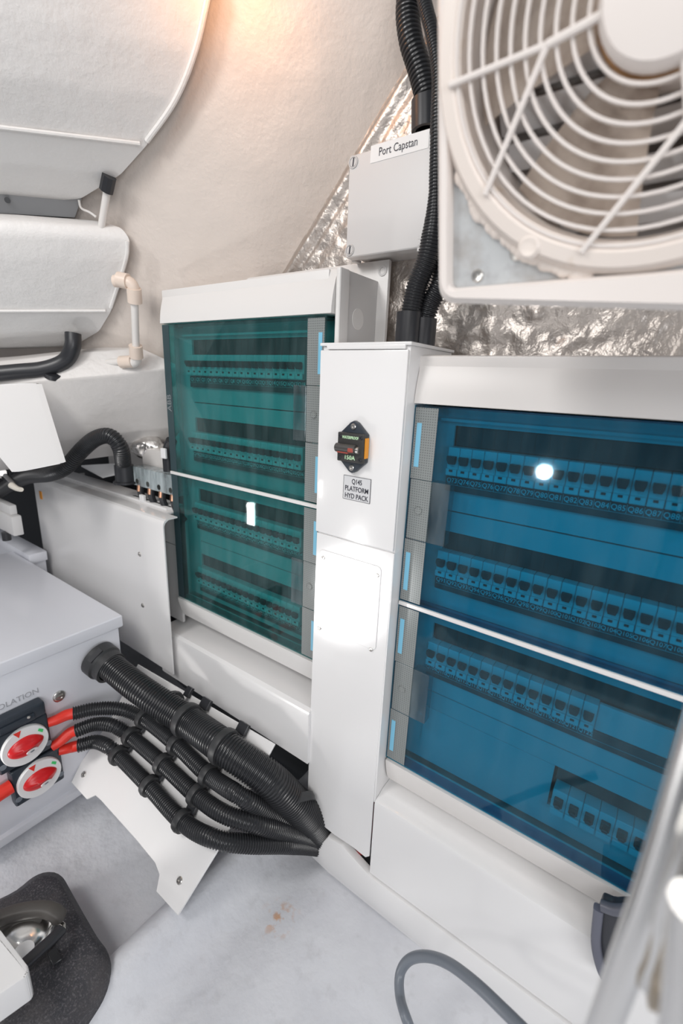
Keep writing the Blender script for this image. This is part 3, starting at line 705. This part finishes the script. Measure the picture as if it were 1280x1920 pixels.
for nm, px, cl, hs in rows:
    pts = [aty(*q) if len(q) == 3 else onpl(*q, h) for q, h in zip(px, hs)]
    pts[0] = atx(*px[0], FX + .030); pts[1] = atx(*px[1], FX + .050)
    if nm != 'lowest': pts[2] = atx(*px[2], FX + .085)
    t = thing('thin_conduit', '%s of the three thin black corrugated conduits on the sloping plate' % nm, 'conduit', pts[4], 'thin conduits from the isolator switches')
    obj('hose', conduit('hose', pts, lambda s: RS + .003 * s, .0050, .0022, 20), BLACKG, t)
    for i, q in enumerate(cl):
        k = px.index(min(px, key=lambda a: abs(a[0] - q[0]) + abs(a[1] - q[1])))
        clip(*q, HS, RS, pts[k + 1] - pts[k - 1], 'black clip on the %s thin conduit, %s' % (nm, order[i]), tab=True, wd=.014)
    # red boot where the cable leaves the switch
    p0 = pts[0]; d = (p0 - pts[1]).normalized()
    q = {'uppermost': V((SX - .012, c1.y + k1, c1.z + k1 * .35)), 'middle': V((SX - .012, c1.y + k1, c1.z - k1 * .95)), 'lowest': V((SX - .012, c2.y + k2 * .95, c2.z + k2 * .62))}[nm]
    b = NB(); bm_tube(b, [q, q + (p0 - q) * .35, p0 + d * .012, p0 - d * .006], lambda s: .0095 + .0020 * min(1, s * 1.6), 14, .004)
    tag(obj('cable_boot', b, REDB), 'red rubber cable boot on the %s thin conduit at the switches' % nm, 'cable boot')
b = NB(); q = V((SX - .012, c2.y - k2, c2.z + .01)); bm_tube(b, [q, q + V((0, -.03, -.003)), q + V((.0, -.05, -.01)), q + V((0, -.09, -.03))], lambda s: .014 if s < .6 else .008, 14); tag(obj('cable_boot', b, REDB), 'red rubber cable boot on the left side of the lower isolator switch', 'cable boot')

# ------------------------------------------------------------------ junction box and conduits on the foil wall
JY = .080
jx0, jz1, jz0 = aty(651, 380, JY).x, aty(651, 293, JY).z, aty(656, 483, JY).z
jx1 = jx0 + (jz1 - jz0) * 1.08
jb = thing('junction_box', 'grey plastic junction box labelled Port Capstan on the foil wall', 'box', ((jx0 + jx1) / 2, .11, jz0))
b = NB(); bm_box(b, jx0 + .004, jx1 - .004, JY + .012, YB + .012, jz0 + .004, jz1 - .004, .003); obj('body', b, JBM, jb)
b = NB(); bm_box(b, jx0, jx1, JY, JY + .022, jz0, jz1, .004, 3); obj('lid', b, JBM, jb)
for px, py in ((657, 299), (661, 469)):
    p = aty(px, py, JY); p.x = jx0 + .009; p.z = jz1 - .011 if py < 400 else jz0 + .011
    b = NB(); bm_torus(b, p + V((0, -.0006, 0)), (0, -1, 0), .0078, .0011, 24, 6); bm_lathe(b, [(.0065, 0), (.006, .0012), (0, .0014)], p, (0, -1, 0), 18); sc = obj('screw', b, BOXD, jb)
    b = NB(); bm_prism(b, [p + V((u, -.0018, v)) for u, v in ((-.0012, -.0055), (.0010, -.0055), (.0022, .0055), (0, .0055))], (0, .001, 0)); obj('slot', b, INK, sc)
a0, a1 = aty(695, 291, JY), aty(805, 252, JY); zc = aty(750, 275, JY).z
b = NB(); bm_box(b, a0.x, a1.x, JY - .0008, JY, zc - .0115, zc + .0115); lb = obj('label_tape', b, PAPER, jb)
b = NB(); bm_text(b, 'Port Capstan', .0155, (aty(746, 277, JY).x, JY - .001, zc), sx=.80); obj('lettering', b, INK, lb)
p = aty(806, 420, JY); b = NB(); bm_box(b, p.x - .004, p.x + .004, JY - .012, JY, p.z - .005, p.z + .005, .001, 1); obj('cable_tie_block', b, BLACK, jb)
p = aty(800, 438, JY); b = NB()
for i in range(3): bm_box(b, p.x - .014, p.x + .006, JY - .0006, JY, p.z - .006 - .008 * i, p.z - .001 - .008 * i)
obj('small_print_block', b, BOXD, jb)
b = NB(); p = aty(668, 488, JY + .03); bm_box(b, p.x - .004, p.x + .004, JY + .02, JY + .04, p.z - .004, jz0 + .004, .001, 1); obj('foot_lug', b, BOXD, jb)

def tubepx(pxs, yy): return [aty(px, py, y) for (px, py), y in zip(pxs, yy if isinstance(yy, (list, tuple)) else [yy] * len(pxs))]
t = thing('conduit', 'thick black corrugated conduit curving down into the capstan junction box', 'conduit', aty(795, 230, .11))
obj('hose', conduit('h', tubepx([(800, -60), (772, -25), (764, 20), (770, 75), (785, 125), (800, 185), (800, 200)], [.10, .10, .10, .10, .105, .11, .11]), .0175, .0058, .0026, 22), BLACKG, t)
b = NB(); a = aty(797, 188, .11); e = aty(797, 246, .11); bm_lathe(b, [(.0165, -.0), (.0205, 0), (.0205, (e - a).length), (.015, (e - a).length)], a, e - a, 26); obj('collar', b, BLACK, t)
t = thing('conduit', 'thin black conduit hanging past the junction box down to the column top', 'conduit', aty(770, 630, .05))
obj('hose', conduit('h', tubepx([(785, -50), (797, 10), (812, 70), (822, 140), (820, 220), (817, 320), (814, 410), (803, 480), (782, 535), (770, 590), (768, 605)], [.07, .065, .06, .055, .05, .05, .05, .05, .05, .05, .05]), lambda s: .0095 if s < .62 else .0095 + .0065 * min(1, (s - .62) / .12), .0042, .0018, 16), BLACKG, t)
b = NB(); a = aty(768, 586, .05); e = a + V((0, 0, -.05)); bm_lathe(b, [(.014, 0), (.0195, 0), (.0195, .05), (.015, .05)], a, (0, 0, -1), 24); obj('collar', b, BLACK, t)
t = thing('conduit', 'short black conduit bending from behind the fan to the column top', 'conduit', aty(795, 640, .065))
obj('hose', conduit('h', tubepx([(835, 470), (828, 525), (806, 570), (795, 605), (794, 615)], [.075, .07, .068, .068, .068]), .0155, .0052, .0024, 18), BLACKG, t)
b = NB(); a = aty(795, 598, .068); bm_lathe(b, [(.014, 0), (.0195, 0), (.0195, .05), (.015, .05)], a, (0, 0, -1), 24); obj('collar', b, BLACK, t)

# ------------------------------------------------------------------ extractor fan, leaning forward from the bulkhead
th = math.radians(14); FU = V((1, 0, 0)); FV = V((0, -math.sin(th), math.cos(th))); FN = V((0, -math.cos(th), -math.sin(th)))
FO = V((-.181, -.2, .083))
def fp(u, v, n=0.0): return V((u, FO.y, FO.z)) + FV * v + FN * n + V((0, 0, 0))
UC, VC, RR = -.044, .147, .137
fc = fp(UC, VC)
fan = thing('extractor_fan', 'white square axial fan with a round wire grille, upper right, close up', 'fan', fp(UC, 0, -.06))
# square frame with rounded corners
def rsq(u0, u1, v0, v1, r, n):
    return [ (u, v) for u, v in [(p.x, p.y) for p in fillet([V((u0, v0, 0)), V((u1, v0, 0)), V((u1, v1, 0)), V((u0, v1, 0))], r, 8)] ]
b = NB(); ou = rsq(-.191, .103, -.012, .306, .018, 8); iu = rsq(-.180, .092, .000, .294, .006, 8)
ou = [(u, v - (max(0, u + .17) * .085 if v < .1 else 0)) for u, v in ou]
layers = []
for prof, ins, n in ((ou, 0, -.05), (ou, 0, .002), (ou, .004, .007), (iu, -.002, .007), (iu, 0, .004), (iu, 0, -.006)):
    ring = []
    for u, v in prof:
        du, dv = UC - u, VC - v; s = 1 - ins / .14; ring.append(b.verts.new(fp(UC - du * s, VC - dv * s, n)))
    layers.append(ring)
N = len(ou)
for A, B in zip(layers, layers[1:]):
    for k in range(N): b.faces.new((A[k], A[(k + 1) % N], B[(k + 1) % N], B[k]))
bmesh.ops.recalc_face_normals(b, faces=b.faces[:]); obj('frame', b, FANW, fan)
# galvanised plate with its round opening
b = NB(); n = 96; vi, vo = [], []
for k in range(n):
    a = 2 * math.pi * k / n; cu, sv = math.cos(a), math.sin(a)
    vi.append(b.verts.new(fp(UC + .128 * cu, VC + .128 * sv, -.003))); m_ = .150 / max(abs(cu), abs(sv))
    vo.append(b.verts.new(fp(min(.094, max(-.182, UC + m_ * cu)), min(.296, max(-.002, VC + m_ * sv)), -.003)))
for k in range(n): b.faces.new((vi[k], vi[(k + 1) % n], vo[(k + 1) % n], vo[k]))
gp = obj('corner_plate', b, GALV, fan)
for px, py in ((900, 518), (965, 395)): pass
b = NB(); bm_lathe(b, [(RR - .012, -.004), (RR - .010, .008), (RR - .004, .012), (RR + .005, .010), (RR + .010, .002), (RR + .010, -.004)], fc, FN, 96); rg = obj('mounting_ring', b, FANR, fan)
b = NB()                                          # uneven bead of sealant round the lower left of the ring
for a in range(-152, -100, 2):
    p = fp(UC + (RR + .0065 + .004 * random.random()) * math.cos(math.radians(a)), VC + (RR + .0065 + .004 * random.random()) * math.sin(math.radians(a)), -.001)
    r_ = .0050 + .0035 * random.random(); bmesh.ops.create_icosphere(b, subdivisions=2, radius=1, matrix=Matrix.Translation(p) @ Matrix.Rotation(th, 4, 'X') @ Matrix.Diagonal((r_, .0035, r_, 1)))
obj('sealant_bead', b, FANR, rg)
for a in (-119.5,):
    a = math.radians(a); p = fp(UC + (RR + .004) * math.cos(a), VC + (RR + .004) * math.sin(a), .009)
    b = NB(); bm_lathe(b, [(.0085, -.008), (.0085, .002), (.006, .004), (.0035, .003), (0, .003)], p, FN, 16); obj('ring_boss', b, FANR, rg)
p = fp(-.158, .008, -.003); screw(fan, p, FN, .005); p = fp(-.126, .022, -.003); screw(fan, p, FN, .006)
for i in range(10):
    r = .0445 + .0094 * i
    b = NB(); bm_torus(b, fp(UC, VC, .010 - .00 * i), FN, r, .0014, 72, 6, 1.6); obj('grille_ring', b, FANW, fan)
def fe(deg, r, n=.0130): return fp(UC + r * math.cos(math.radians(deg)), VC + r * math.sin(math.radians(deg)), n)
for node, ends in ((189, (186, 219)), (285, (288, 256)), (9, (6, 39)), (105, (108, 76))):
    b = NB(); bm_tube(b, [fe(node, .03), fe(node, .068)], .0027, 8, smooth=False)
    for q in ends: bm_tube(b, [fe(node, .068), fe(q, .134)], .0022, 8, smooth=False)
    obj('grille_spoke', b, FANW, fan)
b = NB(); bm_lathe(b, [(.040, -.05), (.040, .012), (.036, .019), (.020, .022), (0, .022)], fc, FN, 40); obj('hub', b, FANW, fan)
b = NB(); bm_torus(b, fp(UC, VC, .004), FN, .0408, .0016, 40, 6); obj('hub_stain_ring', b, mat('rusty_brown', (.32, .17, .07), .6), fan)
for k in range(5):
    a0 = math.radians(236 + 72 * k); b = NB(); g = []
    for i in range(9):
        r = .038 + (.124 - .038) * i / 8; row = []
        for j in range(7):
            f = j / 6 - .5; a = a0 + f * math.radians(56) * (1 - .12 * i / 8) + math.radians(8) * i / 8
            row.append(b.verts.new(fp(UC + r * math.cos(a), VC + r * math.sin(a), -.032 + f * .020)))
        g.append(row)
    for i in range(8):
        for j in range(6): b.faces.new((g[i][j], g[i + 1][j], g[i + 1][j + 1], g[i][j + 1]))
    bmesh.ops.solidify(b, geom=b.faces[:], thickness=.002); obj('blade', b, FANB, fan)
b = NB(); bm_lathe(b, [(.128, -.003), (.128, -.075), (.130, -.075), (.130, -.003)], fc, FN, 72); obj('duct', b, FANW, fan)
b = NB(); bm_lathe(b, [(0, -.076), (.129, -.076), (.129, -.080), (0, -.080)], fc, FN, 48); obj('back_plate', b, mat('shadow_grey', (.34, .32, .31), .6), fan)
for i in range(9):
    v = VC - .105 + .026 * i; hw = math.sqrt(max(0, .124 ** 2 - (v - VC) ** 2))
    b = NB(); bm_prism(b, [fp(UC - hw, v - .010, -.070), fp(UC + hw, v - .010, -.070), fp(UC + hw, v + .008, -.060), fp(UC - hw, v + .008, -.060)], FN * .002); obj('louvre', b, LOUV, fan)

# ------------------------------------------------------------------ left side: pipes, hoses, terminals
t = thing('water_pipe', 'white plastic pipe with cream elbows on the sloping hull wall', 'pipe', hullp(240, 690, .97))
def hp(px, py, k=.940): return hullp(px, py, k)
b = NB(); bm_tube(b, [hp(252, 560), hp(255, 655)], .0078, 14, smooth=False); bm_tube(b, [hp(125, 688), hp(232, 677)], .0078, 14, smooth=False); obj('tube', b, PIPEW, t)
b = NB(); bm_tube(b, [hp(215, 527), hp(236, 528), hp(247, 533), hp(251, 546), hp(252, 566)], .0118, 16, .003); obj('elbow', b, CREAM, t)
b = NB(); bm_tube(b, [hp(222, 524), hp(240, 528)], .0150, 16, smooth=False); bm_tube(b, [hp(251, 540), hp(253, 567)], .0145, 16, smooth=False); obj('coupling', b, CREAM, t)
b = NB(); bm_tube(b, [hp(254, 655), hp(256, 672), hp(250, 680), hp(232, 681)], .0112, 16, .003); obj('elbow', b, PIPEW, t)
b = NB(); bm_tube(b, [hp(254, 648), hp(256, 670)], .0145, 16, smooth=False); bm_tube(b, [hp(227, 679), hp(249, 678)], .0138, 16, smooth=False); obj('coupling', b, CREAM, t)
t = thing('support_rod', 'white rod with a black clamp between the two white beams', 'rod', hullp(193, 415, .97))
b = NB(); bm_tube(b, [hp(190, 425, .97), hp(202, 350, .97)], .0068, 12, smooth=False); obj('rod', b, PIPEW, t)
b = NB(); bm_tube(b, [hp(199, 358, .965), hp(205, 330, .965)], .0125, 10, smooth=False); obj('clamp', b, BLACK, t)
b = NB(); bm_tube(b, [hp(148, 375, .97), hp(152, 390, .97), hp(168, 398, .965), hp(182, 408, .965)], .0022, 8); tag(obj('white_wire', b, PIPEW), 'thin white wire looping down onto the lower white beam', 'wire')
t = thing('drain_hose', 'plain black hose coming from under the lower white beam', 'hose', hullp(90, 690, .92))
hpts = [hp(137, 625, .930), hp(136, 650, .915), hp(122, 676, .90), hp(85, 691, .875), hp(30, 697, .845), hp(-60, 706, .80)]
b = NB(); bm_tube(b, hpts, .0165, 16); obj('hose', b, BLACK, t)
b = NB(); bm_tube(b, [hp(100, 697, .88), hp(100, 705, .88)], .02, 12, smooth=False); obj('clip', b, BLACK, t)

# tilted white lid at far left
k0, k1_, k2_ = aty(66, 718, -.160), aty(112, 868, -.170), aty(-30, 723, -.245); kn_ = (k1_ - k0).cross(k2_ - k0).normalized()
q = [atp(px, py, k0, kn_) for px, py in ((-40, 724), (66, 718), (112, 868), (22, 886), (-40, 810))]
b = NB(); bm_prism(b, q, (.004, .012, 0), .002, 2); tag(obj('access_lid', b, WHITE), 'plain white tilted panel at the far left under the beams', 'panel')
# hose looping into the cover
t = thing('cover_hose', 'black corrugated hose arching down onto the long white cover', 'hose', aty(232, 908, -.008))
hs = [(-20, 935), (40, 898), (95, 889), (125, 874), (155, 842), (180, 822), (206, 818), (225, 838), (231, 870), (232, 895)]
obj('hose', conduit('h', tubepx(hs, [-.135, -.125, -.115, -.10, -.075, -.06, -.045, -.03, -.012, -.008]), .0190, .0052, .0022, 20), BLACKG, t)
b = NB(); a = aty(232, 872, -.008); bm_lathe(b, [(.017, 0), (.0225, 0), (.0225, .040), (.028, .041), (.028, .046), (.02, .046)], a, (0, 0, -1), 24); obj('collar', b, BLACK, t)
b = NB(); p = aty(93, 876, -.11); bm_box(b, p.x - .018, p.x + .018, p.y - .01, p.y + .02, p.z - .012, p.z + .018, .003); obj('saddle', b, BLACK, t)
t = thing('terminal_block', 'clear-covered terminal block with cable lugs beside the green-teal board', 'terminal block', aty(285, 935, .02))
x0, x1 = aty(246, 880, .005).x, aty(330, 890, .005).x; z1, z0 = aty(246, 873, .005).z, aty(246, 908, .005).z
b = NB(); bm_box(b, x0, x1, .005, .045, z0, z1, .004, 2); obj('clear_cover', b, CLEAR, t)
for i in range(4):
    x = x0 + .012 + (x1 - x0 - .02) * i / 3.6
    b = NB(); bm_box(b, x - .001, x + .001, .004, .045, z0 + .002, z1 - .002); obj('divider', b, CLEAR, t)
    b = NB(); bm_lathe(b, [(.007, 0), (.007, .007), (0, .007)], V((x + .010, .012, z0 + .012)), (0, -1, 0), 10); obj('terminal_nut', b, STEEL, t)
    b = NB(); bm_tube(b, [V((x + .010, .016, z0 + .006)), V((x + .012, .012, z0 - .02)), V((x + .018, .018, z0 - .045)), V((x + .022, .03, z0 - .065))], .0085, 10); lg = obj('cable', b, BLACK, t)
    b = NB(); bm_tube(b, [V((x + .010, .011, z0 + .002)), V((x + .0115, .008, z0 - .014))], .0062, 10, smooth=False); obj('copper_lug', b, mat('copper', (.75, .42, .28), .3, 1.0), t)
b = NB(); p = V((x0 + .045, .003, z0 - .026)); bm_box(b, p.x - .008, p.x + .010, -.002, .006, p.z - .010, p.z + .008, .001, 1); obj('cable_marker', b, PAPER, t)
p = aty(288, 858, .06); b = NB(); bm_box(b, p.x - .045, p.x + .05, .055, .095, p.z - .035, p.z + .022, .003); tag(obj('relay_case', b, CAPW), 'small cream case standing behind the clear terminal block', 'box')
t = thing('plug', 'black plug with a white tag, squeezed beside the green-teal door', 'plug', aty(312, 890, .03))
b = NB(); bm_tube(b, tubepx([(318, 895), (316, 875), (315, 845), (322, 825)], .03), .013, 12); obj('plug_body', b, BLACK, t)
p = aty(309, 850, .017); b = NB(); bm_box(b, p.x - .010, p.x + .008, .012, .018, p.z - .012, p.z + .012, .001, 1); obj('tag', b, PAPER, t)
b = NB(); q = [aty(152, 872, .06), aty(222, 868, .06), aty(222, 886, .03), aty(192, 893, .02)]; bm_prism(b, q, (0, 0, -.006), .001, 1); tag(obj('instruction_booklet', b, PAPER), 'white booklet lying on the long cover behind the black hose', 'booklet')
# foil lump near the terminal block
b = NB(); cc = aty(275, 836, .08); bmesh.ops.create_icosphere(b, subdivisions=4, radius=.045)
for v in b.verts:
    n_ = v.co.normalized(); v.co = V((v.co.x * 1.25, v.co.y * .6, v.co.z * .62)) + n_ * crum(v.co * 1.6) * .9; v.co += cc
tag(obj('foil_wad', b, FOIL2, angle=180), 'crumpled silver foil wad above the terminal block', 'foil')

# far-left connectors
t = thing('battery_connector', 'black round connector with a cream lever at the left edge', 'connector', aty(15, 900, -.12))
b = NB(); bm_torus(b, aty(8, 890, -.12), V((.5, -1, .2)), .034, .014, 32, 12); obj('black_coil', b, BLACK, t)
b = NB(); p = aty(5, 886, -.12); bm_lathe(b, [(.018, 0), (.018, .012), (.010, .016), (.010, .030), (0, .030)], p, EYE - p, 16); obj('stud', b, STEEL, t)
b = NB(); bm_tube(b, [aty(10, 892, -.15), aty(24, 906, -.16), aty(28, 915, -.16)], .006, 10); obj('strut', b, STEEL, t)
b = NB(); bm_tube(b, [aty(22, 910, -.165), aty(32, 916, -.165), aty(40, 918, -.165)], lambda s: .0085 - .003 * s, 12, .002); obj('lever', b, mat('ivory', (.82, .77, .68), .4), t)
t = thing('control_unit', 'pale grey plastic unit stacked at the left edge above the lids', 'box', aty(0, 995, -.16))
z1 = aty(5, 962, -.16).z; z0 = aty(15, 1000, -.16).z; xr_ = aty(20, 965, -.16).x
b = NB(); bm_box(b, xr_ - .20, xr_, -.16, -.135, z0, z1, .004); obj('case', b, JBM, t)
b = NB(); bm_box(b, xr_ - .20, xr_ - .015, -.155, -.138, z1, z1 + .028, .004); obj('top_step', b, JBM, t)
b = NB(); p = aty(12, 1005, -.16); bm_tube(b, [p + V((0, 0, .012)), p + V((0, 0, -.012))], .011, 12, smooth=False); obj('gland', b, BLACK, t)
t = thing('rear_box', 'white lidded box standing behind the big lidded box at far left', 'box', V((FX - .7, .0, -.9)))
rz = LZ + .012; pr_ = atz(53, 1041, rz); pk_ = atz(30, 1002, rz)
b = NB(); bm_box(b, pr_.x - .5, pr_.x, pr_.y, max(pr_.y + .05, pk_.y), rz - .03, rz, .004); obj('lid', b, COOLW, t)
b = NB(); bm_box(b, pr_.x - .5, pr_.x - .006, pr_.y + .005, max(pr_.y + .045, pk_.y - .005), -.87, rz - .03); obj('body', b, COOLW, t)

# ------------------------------------------------------------------ floor things
t = thing('pump_base', 'black textured moulded base on the floor with rounded corners', 'pump', (-.72, -.44, -.985))
bo = [(0, 1692), (32, 1676), (62, 1650), (82, 1641), (104, 1640), (120, 1650), (132, 1672), (160, 1722), (186, 1767), (203, 1788), (209, 1806), (206, 1835), (192, 1865), (150, 1922), (90, 1990), (-40, 2060), (-160, 1900), (-110, 1740)]
zb = -.945; pts = [atz(*q, zb) for q in bo]
cen = V((sum(p.x for p in pts) / len(pts), sum(p.y for p in pts) / len(pts), zb))
b = NB(); rings = []
for s, dz in ((1.0, -.06), (1.0, 0), (.985, .010), (.80, .030), (.76, .034), (.60, .036), (.0, .030)):
    if s == 0: rings.append([b.verts.new(cen + V((0, 0, dz)))]); continue
    P = fillet(pts, .012, 2); rings.append([b.verts.new(cen + (p - cen) * s + V((0, 0, dz))) for p in P])
for A, B in zip(rings, rings[1:]):
    n = len(A)
    for k in range(n):
        if len(B) == 1: b.faces.new((A[k], A[(k + 1) % n], B[0]))
        else: b.faces.new((A[k], A[(k + 1) % n], B[(k + 1) % n], B[k]))
bmesh.ops.recalc_face_normals(b, faces=b.faces[:]); obj('moulded_base', b, GRANITE, t, angle=60)
zt = -.905
b = NB(); q = [atz(105, 1775, zt), atz(117, 1800, zt), atz(100, 1812, zt), atz(88, 1790, zt)]; bm_prism(b, q, (0, 0, .003), .001, 1); obj('raised_pad', b, BLACK, t)
b = NB(); p = atz(48, 1765, zt); bm_lathe(b, [(.044, 0), (.044, .010), (.040, .022), (.029, .031), (.014, .035), (0, .036)], p, (0, 0, 1), 32); obj('chrome_dome', b, CHROME, t)
b = NB(); p = atz(45, 1786, zt + .045); bm_lathe(b, [(.014, 0), (.014, .004), (.006, .006), (0, .006)], p, (0, 0, 1), 20); obj('white_cap', b, PAPER, t)
hz = -.86
def flat_tube(b, pts, wx, wz):
    path = smooth_path(pts, .006); n = len(path); R_ = []
    for i in range(n):
        tn = (path[min(i + 1, n - 1)] - path[max(i - 1, 0)]).normalized(); sd = tn.cross(V((0, 0, 1))).normalized(); up = sd.cross(tn)
        R_.append([b.verts.new(path[i] + sd * wx * math.copysign(abs(math.cos(a)) ** .6, math.cos(a)) + up * wz * math.copysign(abs(math.sin(a)) ** .6, math.sin(a))) for a in [2 * math.pi * k / 16 for k in range(16)]])
    for A, B in zip(R_, R_[1:]):
        for k in range(16): b.faces.new((A[k], A[(k + 1) % 16], B[(k + 1) % 16], B[k]))
    b.faces.new(R_[0]); b.faces.new(R_[-1][::-1]); bmesh.ops.recalc_face_normals(b, faces=b.faces[:])
b = NB(); flat_tube(b, [atz(-60, 1748, hz), atz(0, 1722, hz), atz(40, 1709, hz), atz(80, 1705, hz), atz(104, 1712, hz - .005), atz(114, 1724, hz - .02)], .011, .010); obj('arched_handle', b, HANDM, t)
b = NB(); flat_tube(b, [atz(-60, 1768, hz - .012), atz(0, 1741, hz - .012), atz(40, 1726, hz - .012), atz(85, 1720, hz - .012)], .004, .006); obj('handle_rib', b, HANDM, t)
b = NB(); flat_tube(b, [atz(116, 1742, -.865), atz(95, 1763, -.862), atz(30, 1822, -.858)], .0085, .006); obj('strap', b, BLACK, t)
b = NB(); flat_tube(b, [atz(96, 1732, -.890), atz(112, 1730, -.882), atz(121, 1739, -.880), atz(108, 1752, -.880)], .003, .003); obj('steel_bracket', b, STEEL, t)
# pale box corner in front of it
zt = -.80
q = fillet([atz(-80, 1660, zt), atz(2, 1744, zt), atz(54, 1812, zt), atz(52, 1828, zt), atz(-60, 1905, zt)], .006, 4)
b = NB(); bm_prism(b, q, (0, 0, -.05), .003, 2); tag(obj('hinged_cover', b, WHITE2), 'white rounded cover corner overlapping the black base at lower left', 'cover')

# grey cable loop
b = NB(); bm_tube(b, [atz(790, 1975, -.97), aty(766, 1922, -.20), aty(750, 1870, -.18), aty(750, 1825, -.16), aty(768, 1799, -.15), aty(800, 1793, -.15), aty(840, 1806, -.16), aty(890, 1843, -.18), aty(950, 1900, -.20), aty(1010, 1960, -.22)], .0072, 14)
tag(obj('grey_cable', b, GREYC), 'grey cable looping up from the floor in front of the skirting', 'cable')

# ------------------------------------------------------------------ ladder tubes at lower right, very close
t = thing('ladder', 'polished metal ladder rails at the lower right edge, out of focus', 'ladder', aty(1140, 1990, -.40))
b = NB(); bm_tube(b, [aty(1340, 1310, -.42), aty(1258, 1562, -.415), aty(1214, 1698, -.41), aty(1174, 1806, -.41), aty(1110, 1980, -.40)], .0072, 24, smooth=False); obj('rail', b, CHROME, t)
b = NB(); bm_tube(b, [aty(1310, 1480, -.42), aty(1247, 1698, -.415), aty(1225, 1790, -.41), aty(1213, 1845, -.41)], .0045, 24, smooth=False); obj('brace', b, CHROME, t)
b = NB(); bm_tube(b, [aty(1215, 1838, -.41), aty(1260, 1850, -.41), aty(1330, 1800, -.42)], .010, 16); obj('step_clamp', b, mat('dull_bronze', (.42, .36, .29), .4, .6), t)
b = NB(); bm_tube(b, [aty(1318, 1700, -.44), aty(1290, 1990, -.44)], .010, 20, smooth=False); obj('rail', b, CHROME, t)
# dark curved handle behind it
hpx = [(1128, 1692), (1150, 1702), (1195, 1700), (1240, 1690), (1230, 1790), (1143, 1851), (1124, 1815), (1114, 1765), (1117, 1720)]
b = NB(); bm_prism(b, [aty(*q, -.048) for q in hpx], (0, .019, 0), .005, 3)
t = thing('grab_handle', 'dark grey curved plastic handle behind the ladder rail, lower right', 'handle', aty(1140, 1851, -.05))
obj('grip', b, mat('charcoal_plastic', (.03, .032, .04), .35), t)
b = NB(); flat_tube(b, [aty(1126, 1697, -.050), aty(1152, 1706, -.050), aty(1195, 1704, -.050), aty(1240, 1695, -.050)], .006, .006); obj('rim', b, mat('grey_edge', (.10, .105, .13), .4), t)
b = NB(); flat_tube(b, [aty(1122, 1702, -.050), aty(1117, 1765, -.050), aty(1127, 1815, -.050), aty(1144, 1849, -.050)], .006, .006); obj('rim', b, mat('grey_edge_2', (.12, .125, .16), .4), t)

bpy.context.view_layer.update()
